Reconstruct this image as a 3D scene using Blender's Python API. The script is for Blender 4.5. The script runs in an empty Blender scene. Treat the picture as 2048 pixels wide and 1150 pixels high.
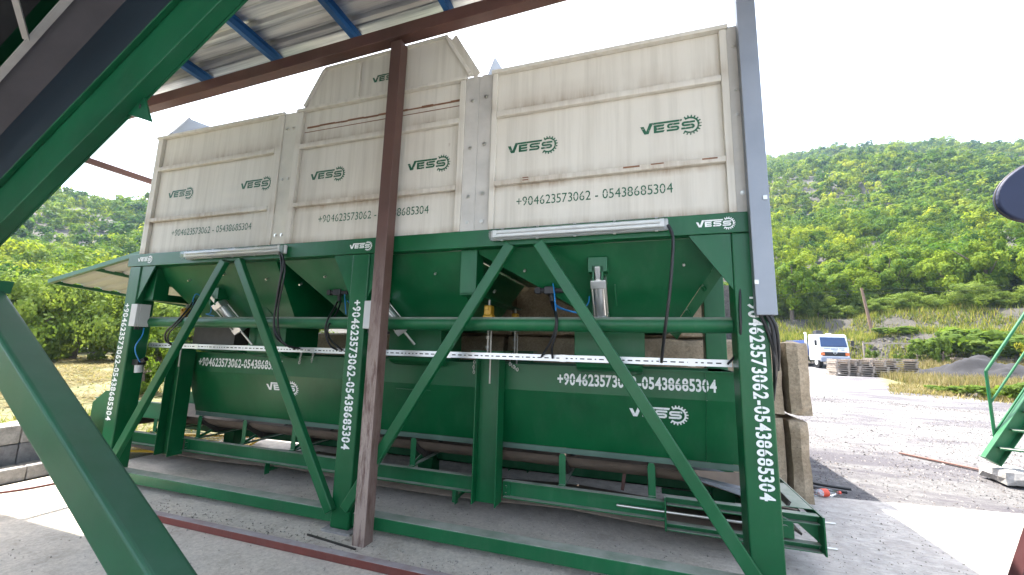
import bpy, bmesh, math, random
import numpy as np
from mathutils import Vector, Matrix, Euler

S = bpy.context.scene
COL = S.collection
R = math.radians

# ------------------------------------------------------------------ camera
FPX, CX, CY, EYE = 800.0, 1024.0, 575.0, 1.55
YAW, PITCH, ROLL = R(-17.9), R(8.6), R(1.45)
_f = Vector((math.sin(YAW) * math.cos(PITCH), math.cos(YAW) * math.cos(PITCH), math.sin(PITCH)))
_r0 = Vector((math.cos(YAW), -math.sin(YAW), 0))
_u0 = _r0.cross(_f)
_r = math.cos(ROLL) * _r0 + math.sin(ROLL) * _u0
_u = math.cos(ROLL) * _u0 - math.sin(ROLL) * _r0
cd = bpy.data.cameras.new('camera')
cam = bpy.data.objects.new('camera', cd)
COL.objects.link(cam)
cam.matrix_world = Matrix(((_r.x, _u.x, -_f.x, 0), (_r.y, _u.y, -_f.y, 0), (_r.z, _u.z, -_f.z, EYE), (0, 0, 0, 1)))
cd.sensor_width = 36.0
cd.lens = FPX / 2048 * 36.0
cd.clip_start = 0.05
cd.clip_end = 5000
S.camera = cam

# ------------------------------------------------------------------ sky, sun, exposure
SUN_AZ, SUN_EL = R(-60), R(67.0)          # azimuth from +Y towards +X
w = bpy.data.worlds.new('World')
S.world = w
w.use_nodes = True
nt = w.node_tree
bg = nt.nodes['Background']
sky = nt.nodes.new('ShaderNodeTexSky')
sky.sky_type = 'NISHITA'
sky.sun_disc = False
sky.sun_elevation = SUN_EL
sky.sun_rotation = SUN_AZ
sky.air_density = 1.0
sky.dust_density = 3.0
sky.ozone_density = 1.0
hs_ = nt.nodes.new('ShaderNodeHueSaturation')          # hazy summer sky, less blue than clear air
hs_.inputs['Saturation'].default_value = 0.62
nt.links.new(sky.outputs[0], hs_.inputs['Color'])
nt.links.new(hs_.outputs[0], bg.inputs[0])
bg.inputs[1].default_value = 0.15
sl = bpy.data.lights.new('sun', 'SUN')
sun = bpy.data.objects.new('sun', sl)
COL.objects.link(sun)
sl.energy = 3.8
sl.angle = R(0.5)
sl.color = (1.0, 0.94, 0.84)
sd = Vector((math.sin(SUN_AZ) * math.cos(SUN_EL), math.cos(SUN_AZ) * math.cos(SUN_EL), math.sin(SUN_EL)))
sun.rotation_euler = sd.to_track_quat('Z', 'Y').to_euler()
sun.location = (-20, 40, 60)
S.view_settings.view_transform = 'Standard'
S.view_settings.look = 'None'
S.view_settings.exposure = 2.55
S.view_settings.gamma = 1
S.cycles.use_denoising = True
S.cycles.max_bounces = 8
S.cycles.diffuse_bounces = 5
S.cycles.transparent_max_bounces = 8
S.cycles.sample_clamp_indirect = 8

# ------------------------------------------------------------------ helpers
def ray(x, y):
    return _r * ((x - CX) / FPX) - _u * ((y - CY) / FPX) + _f
def at(x, y, Y):
    """point of the plane Y = const seen at a photo pixel"""
    d = ray(x, y)
    t = Y / d.y
    return Vector((d.x * t, Y, EYE + d.z * t))
def atX(x, y, X):
    d = ray(x, y)
    t = X / d.x
    return Vector((X, d.y * t, EYE + d.z * t))

class MB:
    """collects shapes for one mesh"""
    def __init__(s):
        s.v = []; s.f = []; s.sm = []
    def add(s, vs, fs, smooth=False):
        o = len(s.v)
        s.v += [tuple(v) for v in vs]
        s.f += [tuple(i + o for i in f) for f in fs]
        s.sm += [smooth] * len(fs)
        return s
    def box(s, x0, x1, y0, y1, z0, z1):
        vs = [(x0, y0, z0), (x1, y0, z0), (x1, y1, z0), (x0, y1, z0), (x0, y0, z1), (x1, y0, z1), (x1, y1, z1), (x0, y1, z1)]
        return s.add(vs, [(0, 3, 2, 1), (4, 5, 6, 7), (0, 1, 5, 4), (1, 2, 6, 5), (2, 3, 7, 6), (3, 0, 4, 7)])
    def frame(s, p, ux, uy, uz, hx, hy, hz):
        p = Vector(p)
        vs = [p + ux * (hx * a) + uy * (hy * b) + uz * (hz * c) for c in (-1, 1) for a, b in ((-1, -1), (1, -1), (1, 1), (-1, 1))]
        return s.add(vs, [(0, 3, 2, 1), (4, 5, 6, 7), (0, 1, 5, 4), (1, 2, 6, 5), (2, 3, 7, 6), (3, 0, 4, 7)])
    def bar(s, a, b, wd, dp, up=(0, 0, 1)):
        """box from a to b, wd across (perp. to up-ish), dp along up-ish"""
        a, b = Vector(a), Vector(b)
        z = (b - a); L = z.length; z.normalize()
        up = Vector(up)
        x = z.cross(up)
        if x.length < 1e-4: x = z.cross(Vector((1, 0, 0)))
        x.normalize()
        y = x.cross(z) * -1
        return s.frame((a + b) / 2, x, z.cross(x), z, wd / 2, dp / 2, L / 2)
    def prism(s, pts, vec):
        """polygon pts extruded by vec"""
        n = len(pts); vec = Vector(vec)
        pts = [Vector(p) for p in pts]
        nrm = Vector((0, 0, 0))
        for i in range(n):
            nrm += pts[i].cross(pts[(i + 1) % n])
        if nrm.dot(vec) > 0: pts = pts[::-1]
        vs = pts + [p + vec for p in pts]
        return s.add(vs, [tuple(range(n)), tuple(range(2 * n - 1, n - 1, -1))] + [((i + 1) % n, i, n + i, n + (i + 1) % n) for i in range(n)])
    def cyl(s, a, b, r, n=12, r2=None, cap=True, smooth=True):
        a, b = Vector(a), Vector(b)
        z = (b - a).normalized()
        x = z.cross(Vector((0, 0, 1)))
        if x.length < 1e-3: x = z.cross(Vector((1, 0, 0)))
        x.normalize(); y = z.cross(x)
        r2 = r if r2 is None else r2
        vs = [a + (x * math.cos(2 * math.pi * i / n) + y * math.sin(2 * math.pi * i / n)) * r for i in range(n)]
        vs += [b + (x * math.cos(2 * math.pi * i / n) + y * math.sin(2 * math.pi * i / n)) * r2 for i in range(n)]
        s.add(vs, [(i, (i + 1) % n, n + (i + 1) % n, n + i) for i in range(n)], smooth)
        if cap: s.add(vs, [tuple(range(n - 1, -1, -1)), tuple(range(n, 2 * n))])
        return s
    def tube(s, pts, r, n=7, sub=5):
        """smooth tube through pts (Catmull-Rom)"""
        P = [Vector(p) for p in pts]
        if len(P) > 2:
            Q = [P[0] * 2 - P[1]] + P + [P[-1] * 2 - P[-2]]
            out = []
            for i in range(1, len(Q) - 2):
                for k in range(sub):
                    t = k / sub
                    p0, p1, p2, p3 = Q[i - 1:i + 3]
                    out.append(0.5 * ((2 * p1) + (p2 - p0) * t + (2 * p0 - 5 * p1 + 4 * p2 - p3) * t * t + (3 * p1 - p0 - 3 * p2 + p3) * t ** 3))
            out.append(P[-1]); P = out
        rings = []
        prev = None
        for i, p in enumerate(P):
            d = (P[min(i + 1, len(P) - 1)] - P[max(i - 1, 0)]).normalized()
            if prev is None:
                x = d.cross(Vector((0, 0.3, 1)))
                if x.length < 1e-3: x = d.cross(Vector((1, 0, 0)))
            else:
                x = prev - d * prev.dot(d)
            x.normalize(); prev = x; y = d.cross(x)
            rings.append([p + (x * math.cos(2 * math.pi * k / n) + y * math.sin(2 * math.pi * k / n)) * r for k in range(n)])
        vs = [v for ring in rings for v in ring]
        fs = [(i * n + k, i * n + (k + 1) % n, (i + 1) * n + (k + 1) % n, (i + 1) * n + k) for i in range(len(P) - 1) for k in range(n)]
        s.add(vs, fs, True)
        m = (len(P) - 1) * n
        return s.add(vs, [tuple(range(n - 1, -1, -1)), tuple(range(m, m + n))])
    def ball(s, c, r, n=10, sq=(1, 1, 1)):
        c = Vector(c); vs = []; m = n // 2
        for j in range(m + 1):
            th = math.pi * j / m
            for i in range(n):
                ph = 2 * math.pi * i / n
                vs.append(c + Vector((math.sin(th) * math.cos(ph) * sq[0], math.sin(th) * math.sin(ph) * sq[1], math.cos(th) * sq[2])) * r)
        fs = [(j * n + i, (j + 1) * n + i, (j + 1) * n + (i + 1) % n, j * n + (i + 1) % n) for j in range(m) for i in range(n)]
        return s.add(vs, fs, True)
    def quad(s, a, b, c, d):
        return s.add([a, b, c, d], [(0, 1, 2, 3)])

ORG = {}
def obj(name, mb, mat, parent=None, bevel=0.0, seg=2, origin=None, **props):
    vs = mb.v
    xs = [v[0] for v in vs]; ys = [v[1] for v in vs]; zs = [v[2] for v in vs]
    o0 = Vector(origin) if origin is not None else Vector(((min(xs) + max(xs)) / 2, (min(ys) + max(ys)) / 2, min(zs)))
    me = bpy.data.meshes.new(name)
    me.from_pydata([(v[0] - o0.x, v[1] - o0.y, v[2] - o0.z) for v in vs], [], mb.f)
    me.polygons.foreach_set('use_smooth', mb.sm)
    me.materials.append(mat)
    me.update()
    o = bpy.data.objects.new(name, me)
    COL.objects.link(o)
    link(o, o0, parent)
    if bevel:
        m = o.modifiers.new('bevel', 'BEVEL'); m.width = bevel; m.segments = seg; m.limit_method = 'ANGLE'; m.angle_limit = R(40)
    for k, v in props.items(): o[k] = v
    return o
def link(o, o0, parent):
    ORG[o] = o0
    if parent is not None:
        o.parent = parent
        o.location = o0 - ORG[parent]
    else:
        o.location = o0
def empty(name, loc, label, cat, group=None):
    o = bpy.data.objects.new(name, None)
    COL.objects.link(o)
    o.empty_display_size = 0.2
    link(o, Vector(loc), None)
    o['label'] = label; o['category'] = cat
    if group: o['group'] = group
    return o
def tag(o, label, cat, group=None):
    o['label'] = label; o['category'] = cat
    if group: o['group'] = group
    return o
def dup(root, loc=None, rz=None, sc=None, label=None, group=None):
    c = root.copy(); COL.objects.link(c)
    if loc is not None: c.location = loc
    if rz is not None: c.rotation_euler.z = rz
    if sc is not None: c.scale = sc if hasattr(sc, '__len__') else (sc, sc, sc)
    if label: c['label'] = label
    if group: c['group'] = group
    for ch in list(root.children):
        d = ch.copy(); COL.objects.link(d); d.parent = c
        for g in ch.children:
            e = g.copy(); COL.objects.link(e); e.parent = d
    return c
def big_mesh(name, quads, mat, tint=None, nv=4):
    """quads: (N,nv,3) array -> mesh with a float attribute 'tint'"""
    N = len(quads)
    me = bpy.data.meshes.new(name)
    me.vertices.add(N * nv); me.loops.add(N * nv); me.polygons.add(N)
    me.vertices.foreach_set('co', np.ascontiguousarray(quads, dtype=np.float32).ravel())
    me.loops.foreach_set('vertex_index', np.arange(N * nv, dtype=np.int32))
    me.polygons.foreach_set('loop_start', np.arange(0, N * nv, nv, dtype=np.int32))
    if tint is not None:
        a = me.attributes.new('tint', 'FLOAT', 'POINT')
        a.data.foreach_set('value', np.repeat(np.asarray(tint, dtype=np.float32), nv))
    me.materials.append(mat)
    me.update(calc_edges=True)
    me.validate()
    return me

# ------------------------------------------------------------------ materials
def mat(name):
    m = bpy.data.materials.new(name); m.use_nodes = True
    t = m.node_tree
    return m, t, t.nodes['Principled BSDF'], t.nodes['Material Output']
def N(t, kind, **kw):
    n = t.nodes.new(kind)
    for k, v in kw.items():
        if k.startswith('i_'):
            key = k[2:]
            n.inputs[int(key) if key.isdigit() else key].default_value = v
        else: setattr(n, k, v)
    return n
def L(t, a, b): t.links.new(a, b)
def pos(t, scale=(1, 1, 1)):
    g = N(t, 'ShaderNodeNewGeometry')
    mp = N(t, 'ShaderNodeMapping'); mp.inputs['Scale'].default_value = scale
    L(t, g.outputs['Position'], mp.inputs['Vector'])
    return mp.outputs[0]
def noise(t, vec, scale, detail=4, rough=0.6):
    n = N(t, 'ShaderNodeTexNoise'); n.inputs['Scale'].default_value = scale
    n.inputs['Detail'].default_value = detail; n.inputs['Roughness'].default_value = rough
    L(t, vec, n.inputs['Vector'])
    return n.outputs['Fac']
def ramp(t, fac, stops):
    n = N(t, 'ShaderNodeValToRGB')
    e = n.color_ramp.elements
    while len(e) < len(stops): e.new(0.5)
    for el, (p, c) in zip(e, stops):
        el.position = p
        el.color = (c, c, c, 1) if not hasattr(c, '__len__') else (*c, 1)
    L(t, fac, n.inputs[0])
    return n.outputs[0]
def mix(t, fac, a, b, mode='MIX'):
    n = N(t, 'ShaderNodeMix', data_type='RGBA', blend_type=mode)
    for i, s in ((0, fac), (6, a), (7, b)):
        if hasattr(s, 'is_output'): L(t, s, n.inputs[i])
        elif i == 0: n.inputs[0].default_value = s
        else: n.inputs[i].default_value = (*s, 1)
    return n.outputs[2]
def mul(t, a, b):
    n = N(t, 'ShaderNodeMath', operation='MULTIPLY')
    for i, s in enumerate((a, b)):
        if hasattr(s, 'is_output'): L(t, s, n.inputs[i])
        else: n.inputs[i].default_value = s
    return n.outputs[0]
def bump(t, bs, h, strength=0.3, dist=0.01):
    b = N(t, 'ShaderNodeBump'); b.inputs['Strength'].default_value = strength; b.inputs['Distance'].default_value = dist
    L(t, h, b.inputs['Height']); L(t, b.outputs[0], bs.inputs['Normal'])
def up_mask(t, lo=0.5, hi=0.9):
    g = N(t, 'ShaderNodeNewGeometry'); s = N(t, 'ShaderNodeSeparateXYZ')
    L(t, g.outputs['Normal'], s.inputs[0])
    return ramp(t, s.outputs[2], [(lo, 0.0), (hi, 1.0)])

def paint(name, c, rough=0.35, dust=0.55, dustc=(0.30, 0.29, 0.26), var=0.25, metallic=0.0, chips=None, spec=0.42):
    """painted steel: slight tone drift, grime film, dust lying on upward faces, optional chips"""
    m, t, b, o = mat(name)
    p = pos(t)
    n1 = noise(t, p, 1.7, 5)
    n2 = noise(t, p, 38, 3)
    dk = tuple(x * (1 - var) for x in c); lt = tuple(min(1, x * (1 + var)) for x in c)
    col = mix(t, ramp(t, n1, [(0.3, 0.0), (0.7, 1.0)]), dk, lt)
    film = ramp(t, noise(t, pos(t, (3, 3, 0.7)), 2.5, 6, 0.7), [(0.5, 0.0), (0.8, 0.07)])
    col = mix(t, film, col, dustc)
    d = mul(t, up_mask(t), ramp(t, noise(t, p, 6, 5), [(0.25, dust * 0.45), (0.65, dust)]))
    col = mix(t, d, col, dustc)
    if chips:
        cm = ramp(t, noise(t, p, 16, 5, 0.7), [(chips[1], 0.0), (chips[1] + 0.03, 1.0)])
        col = mix(t, cm, col, chips[0])
    L(t, col, b.inputs['Base Color'])
    rr = N(t, 'ShaderNodeMath', operation='ADD'); rr.inputs[1].default_value = rough
    L(t, mul(t, d, 0.5), rr.inputs[0])
    r3 = N(t, 'ShaderNodeMath', operation='MULTIPLY_ADD'); r3.inputs[1].default_value = 0.25
    L(t, n1, r3.inputs[0]); L(t, rr.outputs[0], r3.inputs[2])
    L(t, r3.outputs[0], b.inputs['Roughness'])
    b.inputs['Metallic'].default_value = metallic
    b.inputs['Specular IOR Level'].default_value = spec
    ad = N(t, 'ShaderNodeMath', operation='MULTIPLY_ADD'); ad.inputs[1].default_value = 9.0
    L(t, noise(t, pos(t, (1, 1, 1)), 2.6, 2), ad.inputs[0]); L(t, n2, ad.inputs[2])
    bump(t, b, ad.outputs[0], 0.07, 0.004)
    return m
def plain(name, c, rough=0.5, metallic=0.0, var=0.15, scale=12, bmp=0.0):
    m, t, b, o = mat(name)
    n1 = noise(t, pos(t), scale, 4)
    L(t, mix(t, n1, tuple(x * (1 - var) for x in c), tuple(min(1, x * (1 + var)) for x in c)), b.inputs['Base Color'])
    b.inputs['Roughness'].default_value = rough; b.inputs['Metallic'].default_value = metallic
    if bmp: bump(t, b, noise(t, pos(t), scale * 4, 4), bmp, 0.01)
    return m

M = {}
GREEN = (0.0015, 0.084, 0.026)
M['green'] = paint('green_paint', GREEN, 0.22, 0.5, (0.20, 0.25, 0.21), 0.2, chips=((0.055, 0.04, 0.025), 0.765))
M['green2'] = paint('green_conveyor_paint', (0.0025, 0.092, 0.030), 0.30, 0.95, (0.36, 0.36, 0.31), 0.2)
M['green_old'] = paint('green_worn_paint', (0.003, 0.074, 0.029), 0.26, 0.25, (0.15, 0.2, 0.18), 0.22, chips=((0.10, 0.05, 0.03), 0.735))
def m_post():
    m, t, b, o = mat('scuffed_red_primer')
    p = pos(t)
    col = mix(t, noise(t, p, 2.5, 5), (0.062, 0.032, 0.025), (0.115, 0.056, 0.044))
    g = N(t, 'ShaderNodeNewGeometry'); s = N(t, 'ShaderNodeSeparateXYZ'); L(t, g.outputs['Position'], s.inputs[0])
    mr = N(t, 'ShaderNodeMapRange'); mr.inputs[1].default_value = 2.5; mr.inputs[2].default_value = 0.9
    L(t, s.outputs[2], mr.inputs[0])
    sc = ramp(t, noise(t, pos(t, (22, 22, 3.5)), 1.0, 6, 0.75), [(0.38, 0.0), (0.55, 0.95)])
    nx = N(t, 'ShaderNodeSeparateXYZ'); L(t, g.outputs['Normal'], nx.inputs[0])
    fr = ramp(t, nx.outputs[0], [(0.2, 1.0), (0.8, 0.35)])
    col = mix(t, mul(t, mul(t, mr.outputs[0], sc), fr), col, (0.30, 0.235, 0.20))
    L(t, col, b.inputs['Base Color']); b.inputs['Roughness'].default_value = 0.5
    bump(t, b, noise(t, pos(t, (22, 22, 3.5)), 1.0, 6, 0.75), 0.15, 0.004)
    return m
M['post'] = m_post()
M['brown'] = paint('red_oxide_primer', (0.085, 0.038, 0.030), 0.42, 0.4, (0.2, 0.17, 0.15), 0.35)
M['sill'] = paint('dusty_red_oxide', (0.13, 0.032, 0.024), 0.5, 0.95, (0.36, 0.33, 0.33), 0.3)
M['blue'] = paint('blue_paint', (0.018, 0.09, 0.24), 0.35, 0.1, (0.3, 0.3, 0.3), 0.25, chips=((0.10, 0.05, 0.035), 0.70))
M['galv'] = paint('galvanised_steel', (0.27, 0.29, 0.32), 0.42, 0.2, (0.4, 0.38, 0.36), 0.14, metallic=0.75)
M['zinc_tray'] = plain('zinc_tray', (0.62, 0.64, 0.66), 0.32, 0.8, 0.12, 9)
M['alu'] = plain('bare_aluminium', (0.60, 0.61, 0.61), 0.28, 0.85, 0.1, 9)
M['rod'] = plain('zinc_rod', (0.32, 0.31, 0.28), 0.4, 0.8, 0.25, 30)
M['steel'] = plain('bright_steel', (0.55, 0.54, 0.50), 0.3, 0.9, 0.1, 30)
M['black'] = plain('black_rubber', (0.012, 0.012, 0.014), 0.45, 0, 0.3, 20)
M['darkslot'] = plain('dark_slot', (0.02, 0.02, 0.022), 0.7)
M['belt'] = plain('worn_belt_rubber', (0.17, 0.13, 0.10), 0.75, 0, 0.5, 6, 0.2)
M['roller'] = plain('roller_steel', (0.05, 0.045, 0.04), 0.5, 0.3, 0.4, 14)
M['yellow'] = paint('yellow_paint', (0.62, 0.36, 0.02), 0.4, 0.3, (0.3, 0.27, 0.2), 0.2)
M['lcell'] = plain('ochre_load_cell', (0.46, 0.25, 0.015), 0.35, 0.2, 0.2, 25)
def m_mark(name, c, lo, hi):
    m, t, b, o = mat(name)
    p = pos(t)
    L(t, mix(t, noise(t, p, 7, 4), tuple(x * 0.78 for x in c), c), b.inputs['Base Color'])
    b.inputs['Roughness'].default_value = 0.5
    L(t, ramp(t, noise(t, p, 34, 6, 0.8), [(lo, 1.0), (hi, 0.1)]), b.inputs['Alpha'])
    return m
M['white_mark'] = m_mark('white_stencil_paint', (0.80, 0.82, 0.80), 0.57, 0.70)
M['green_mark'] = m_mark('green_stencil_paint', (0.010, 0.11, 0.055), 0.54, 0.66)
M['pvc_grey'] = plain('grey_plastic', (0.50, 0.50, 0.49), 0.4, 0, 0.05)
M['hose_blue'] = plain('blue_hose', (0.02, 0.22, 0.55), 0.3, 0, 0.1)
M['conc_block'] = None

def m_bin():
    m, t, b, o = mat('dusty_white_bin_paint')
    p = pos(t)
    base = mix(t, noise(t, p, 0.9, 4), (0.56, 0.53, 0.46), (0.67, 0.645, 0.575))
    # run marks down the sheets
    st = ramp(t, noise(t, pos(t, (14, 14, 0.5)), 1.0, 5, 0.65), [(0.45, 0.0), (0.75, 0.5)])
    col = mix(t, st, base, (0.36, 0.335, 0.28))
    # mud left lying on and washed off the ribs
    g = N(t, 'ShaderNodeNewGeometry'); s = N(t, 'ShaderNodeSeparateXYZ'); L(t, g.outputs['Position'], s.inputs[0])
    mr = N(t, 'ShaderNodeMapRange'); mr.inputs[1].default_value = 2.5; mr.inputs[2].default_value = 4.0
    L(t, s.outputs[2], mr.inputs[0])
    z = lambda v: (v - 2.5) / 1.5
    band = ramp(t, mr.outputs[0], [(z(2.53), 0.75), (z(2.60), 0.1), (z(2.84), 0.12), (z(2.885), 0.75), (z(2.95), 0.55), (z(3.03), 0.10), (z(3.5), 0.05), (z(3.54), 0.25), (z(3.60), 0.65), (z(3.70), 0.2), (z(3.8), 0.0)])
    n3 = ramp(t, noise(t, pos(t, (0.7, 1, 0.25)), 1.6, 6, 0.7), [(0.36, 0.0), (0.56, 1.0)])
    n4 = ramp(t, noise(t, pos(t, (20, 20, 1.5)), 1.0, 4, 0.7), [(0.35, 0.35), (0.65, 1.0)])
    col = mix(t, mul(t, mul(t, band, n3), n4), col, (0.25, 0.175, 0.105))
    rust = ramp(t, noise(t, p, 9, 6, 0.75), [(0.70, 0.0), (0.76, 0.8)])
    col = mix(t, mul(t, rust, 0.7), col, (0.22, 0.10, 0.05))
    L(t, col, b.inputs['Base Color'])
    b.inputs['Roughness'].default_value = 0.62
    bump(t, b, noise(t, pos(t, (1, 1, 1)), 2.2, 3), 0.25, 0.02)
    return m
M['bin'] = m_bin()
M['dull_sheet'] = plain('dull_grey_sheet', (0.30, 0.32, 0.36), 0.55, 0.0, 0.12, 4)
M['bin_plate'] = paint('white_painted_plate', (0.55, 0.53, 0.46), 0.5, 0.4, (0.3, 0.25, 0.18), 0.2, chips=((0.25, 0.14, 0.08), 0.72))
M['rust'] = plain('rusty_weld', (0.20, 0.10, 0.055), 0.8, 0, 0.5, 20)

def m_concrete(name, a, bcol, sc=1.0, ribs=False, speck=True):
    m, t, b, o = mat(name)
    p = pos(t)
    n1 = noise(t, p, 0.8 * sc, 6, 0.7)
    n2 = noise(t, p, 9 * sc, 6, 0.75)
    col = mix(t, ramp(t, n1, [(0.35, 0.0), (0.68, 1.0)]), a, bcol)
    col = mix(t, ramp(t, n2, [(0.38, 0.55), (0.6, 0.0)]), col, tuple(x * 0.55 for x in a))
    if speck:
        v = N(t, 'ShaderNodeTexVoronoi'); v.inputs['Scale'].default_value = 26; L(t, p, v.inputs['Vector'])
        sp = mul(t, ramp(t, v.outputs['Distance'], [(0.08, 1.0), (0.2, 0.0)]), ramp(t, noise(t, p, 1.9, 3), [(0.48, 0.0), (0.62, 0.85)]))
        col = mix(t, sp, col, (0.06, 0.055, 0.05))
    h = n2
    if ribs:
        wv = N(t, 'ShaderNodeTexNoise'); wv.inputs['Scale'].default_value = 1.0; wv.inputs['Detail'].default_value = 4
        L(t, pos(t, (3.0, 42, 1)), wv.inputs['Vector'])
        g0 = N(t, 'ShaderNodeNewGeometry'); s0 = N(t, 'ShaderNodeSeparateXYZ'); L(t, g0.outputs['Position'], s0.inputs[0])
        m0 = N(t, 'ShaderNodeMapRange'); m0.inputs[1].default_value = 0.3; m0.inputs[2].default_value = 1.5; L(t, s0.outputs[0], m0.inputs[0])
        rb = mul(t, ramp(t, wv.outputs['Fac'], [(0.42, 0.0), (0.58, 1.0)]), m0.outputs[0])
        col = mix(t, mul(t, rb, 0.13), col, tuple(x * 0.5 for x in a))
        h2 = N(t, 'ShaderNodeMath', operation='ADD'); L(t, n2, h2.inputs[0]); L(t, rb, h2.inputs[1]); h = h2.outputs[0]
    if ribs:
        # cement dust and spilled sand round the station, colour paled to add light
        g = N(t, 'ShaderNodeNewGeometry'); s = N(t, 'ShaderNodeSeparateXYZ'); L(t, g.outputs['Position'], s.inputs[0])
        m1 = N(t, 'ShaderNodeMapRange'); m1.inputs[1].default_value = 1.6; m1.inputs[2].default_value = 0.4; L(t, s.outputs[0], m1.inputs[0])
        m2 = N(t, 'ShaderNodeMapRange'); m2.inputs[1].default_value = 4.6; m2.inputs[2].default_value = 3.4; L(t, s.outputs[1], m2.inputs[0])
        dm = mul(t, mul(t, m1.outputs[0], m2.outputs[0]), ramp(t, noise(t, p, 1.6, 6, 0.75), [(0.3, 0.55), (0.6, 1.0)]))
        dustc = mix(t, ramp(t, noise(t, p, 30, 5, 0.8), [(0.3, 0.0), (0.7, 1.0)]), (0.36, 0.315, 0.26), (0.68, 0.61, 0.52))
        dustc = mix(t, ramp(t, noise(t, p, 3.3, 5, 0.7), [(0.5, 0.0), (0.68, 0.55)]), dustc, (0.25, 0.21, 0.165))
        col = mix(t, dm, col, dustc)
    L(t, col, b.inputs['Base Color'])
    b.inputs['Roughness'].default_value = 0.9
    bump(t, b, h, 0.55, 0.012)
    return m
M['slab'] = m_concrete('yard_concrete', (0.37, 0.34, 0.31), (0.50, 0.465, 0.43), 1.0, True)
M['block'] = m_concrete('cast_concrete_block', (0.27, 0.21, 0.14), (0.46, 0.375, 0.27), 4.0)
M['kerb'] = m_concrete('kerb_concrete', (0.26, 0.25, 0.24), (0.36, 0.34, 0.32), 2.0)
M['kerb_dark'] = m_concrete('grey_concrete', (0.15, 0.15, 0.16), (0.2, 0.2, 0.21), 2.0)

def m_ground():
    m, t, b, o = mat('yard_ground')
    p = pos(t)
    at_ = N(t, 'ShaderNodeAttribute', attribute_name='grass')
    af = N(t, 'ShaderNodeAttribute', attribute_name='forest')
    n1 = noise(t, p, 0.25, 6, 0.65); n2 = noise(t, p, 14, 6, 0.8); n3 = noise(t, p, 1.3, 5, 0.7)
    grav = mix(t, ramp(t, n1, [(0.35, 0.0), (0.65, 1.0)]), (0.112, 0.109, 0.109), (0.180, 0.174, 0.174))
    grav = mix(t, ramp(t, n2, [(0.40, 0.75), (0.56, 0.0)]), grav, (0.06, 0.057, 0.06))
    grav = mix(t, ramp(t, noise(t, pos(t, (0.5, 1.6, 1)), 0.45, 5, 0.7), [(0.47, 0.0), (0.58, 0.85)]), grav, (0.055, 0.05, 0.06))
    gr = mix(t, ramp(t, n3, [(0.3, 0.0), (0.7, 1.0)]), (0.17, 0.14, 0.08), (0.09, 0.115, 0.03))
    gr = mix(t, ramp(t, n2, [(0.35, 0.7), (0.6, 0.0)]), gr, (0.12, 0.11, 0.05))
    soil = mix(t, ramp(t, n3, [(0.3, 0.0), (0.7, 1.0)]), (0.024, 0.026, 0.018), (0.062, 0.053, 0.048))
    soil = mix(t, ramp(t, n2, [(0.4, 0.5), (0.6, 0.0)]), soil, (0.06, 0.055, 0.05))
    e = N(t, 'ShaderNodeMath', operation='ADD'); L(t, at_.outputs['Fac'], e.inputs[0])
    sub = N(t, 'ShaderNodeMath', operation='MULTIPLY_ADD'); sub.inputs[1].default_value = 0.8; sub.inputs[2].default_value = -0.4
    L(t, n3, sub.inputs[0]); L(t, sub.outputs[0], e.inputs[1])
    col = mix(t, ramp(t, e.outputs[0], [(0.4, 0.0), (0.6, 1.0)]), grav, gr)
    col = mix(t, af.outputs['Fac'], col, soil)
    L(t, col, b.inputs['Base Color'])
    b.inputs['Roughness'].default_value = 0.95
    bump(t, b, n2, 0.9, 0.04)
    return m
M['ground'] = m_ground()

def m_leaf(name, stops, trans=0.45):
    m, t, b, o = mat(name)
    a = N(t, 'ShaderNodeAttribute', attribute_name='tint')
    c = ramp(t, a.outputs['Fac'], stops)
    b.inputs['Roughness'].default_value = 0.6
    b.inputs['Specular IOR Level'].default_value = 0.04
    L(t, c, b.inputs['Base Color'])
    tr = N(t, 'ShaderNodeBsdfTranslucent')
    c2 = mix(t, 1.0, c, (1.0, 1.0, 0.55), 'MULTIPLY')
    hs = N(t, 'ShaderNodeHueSaturation'); hs.inputs['Value'].default_value = 1.7; L(t, c2, hs.inputs['Color'])
    L(t, hs.outputs[0], tr.inputs['Color'])
    ms = N(t, 'ShaderNodeMixShader'); ms.inputs[0].default_value = trans
    L(t, b.outputs[0], ms.inputs[1]); L(t, tr.outputs[0], ms.inputs[2])
    L(t, ms.outputs[0], o.inputs['Surface'])
    return m
M['leaf'] = m_leaf('broad_leaves', [(0.0, (0.014, 0.042, 0.011)), (0.3, (0.045, 0.095, 0.014)), (0.6, (0.125, 0.175, 0.016)), (1.0, (0.25, 0.275, 0.024))], 0.36)
M['leaf_bush'] = m_leaf('bush_leaves', [(0.0, (0.035, 0.075, 0.014)), (0.5, (0.11, 0.16, 0.030)), (1.0, (0.26, 0.30, 0.07))], 0.38)
M['leaf_yel'] = m_leaf('yellow_leaves', [(0.0, (0.12, 0.14, 0.02)), (1.0, (0.30, 0.27, 0.03))])
M['leaf_lush'] = m_leaf('lush_leaves', [(0.0, (0.035, 0.075, 0.014)), (1.0, (0.12, 0.165, 0.030))])
M['straw'] = m_leaf('dry_grass', [(0.0, (0.07, 0.09, 0.025)), (0.35, (0.15, 0.125, 0.06)), (1.0, (0.24, 0.20, 0.11))], 0.3)
M['weed'] = m_leaf('green_weeds', [(0.0, (0.06, 0.10, 0.02)), (0.6, (0.14, 0.16, 0.035)), (1.0, (0.28, 0.24, 0.08))], 0.35)
M['bark'] = plain('bark', (0.13, 0.10, 0.08), 0.9, 0, 0.4, 8, 0.5)
M['oldwood'] = plain('weathered_wood', (0.30, 0.25, 0.21), 0.85, 0, 0.4, 5, 0.4)
M['log'] = plain('log_wood', (0.20, 0.13, 0.09), 0.9, 0, 0.4, 6, 0.4)
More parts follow.
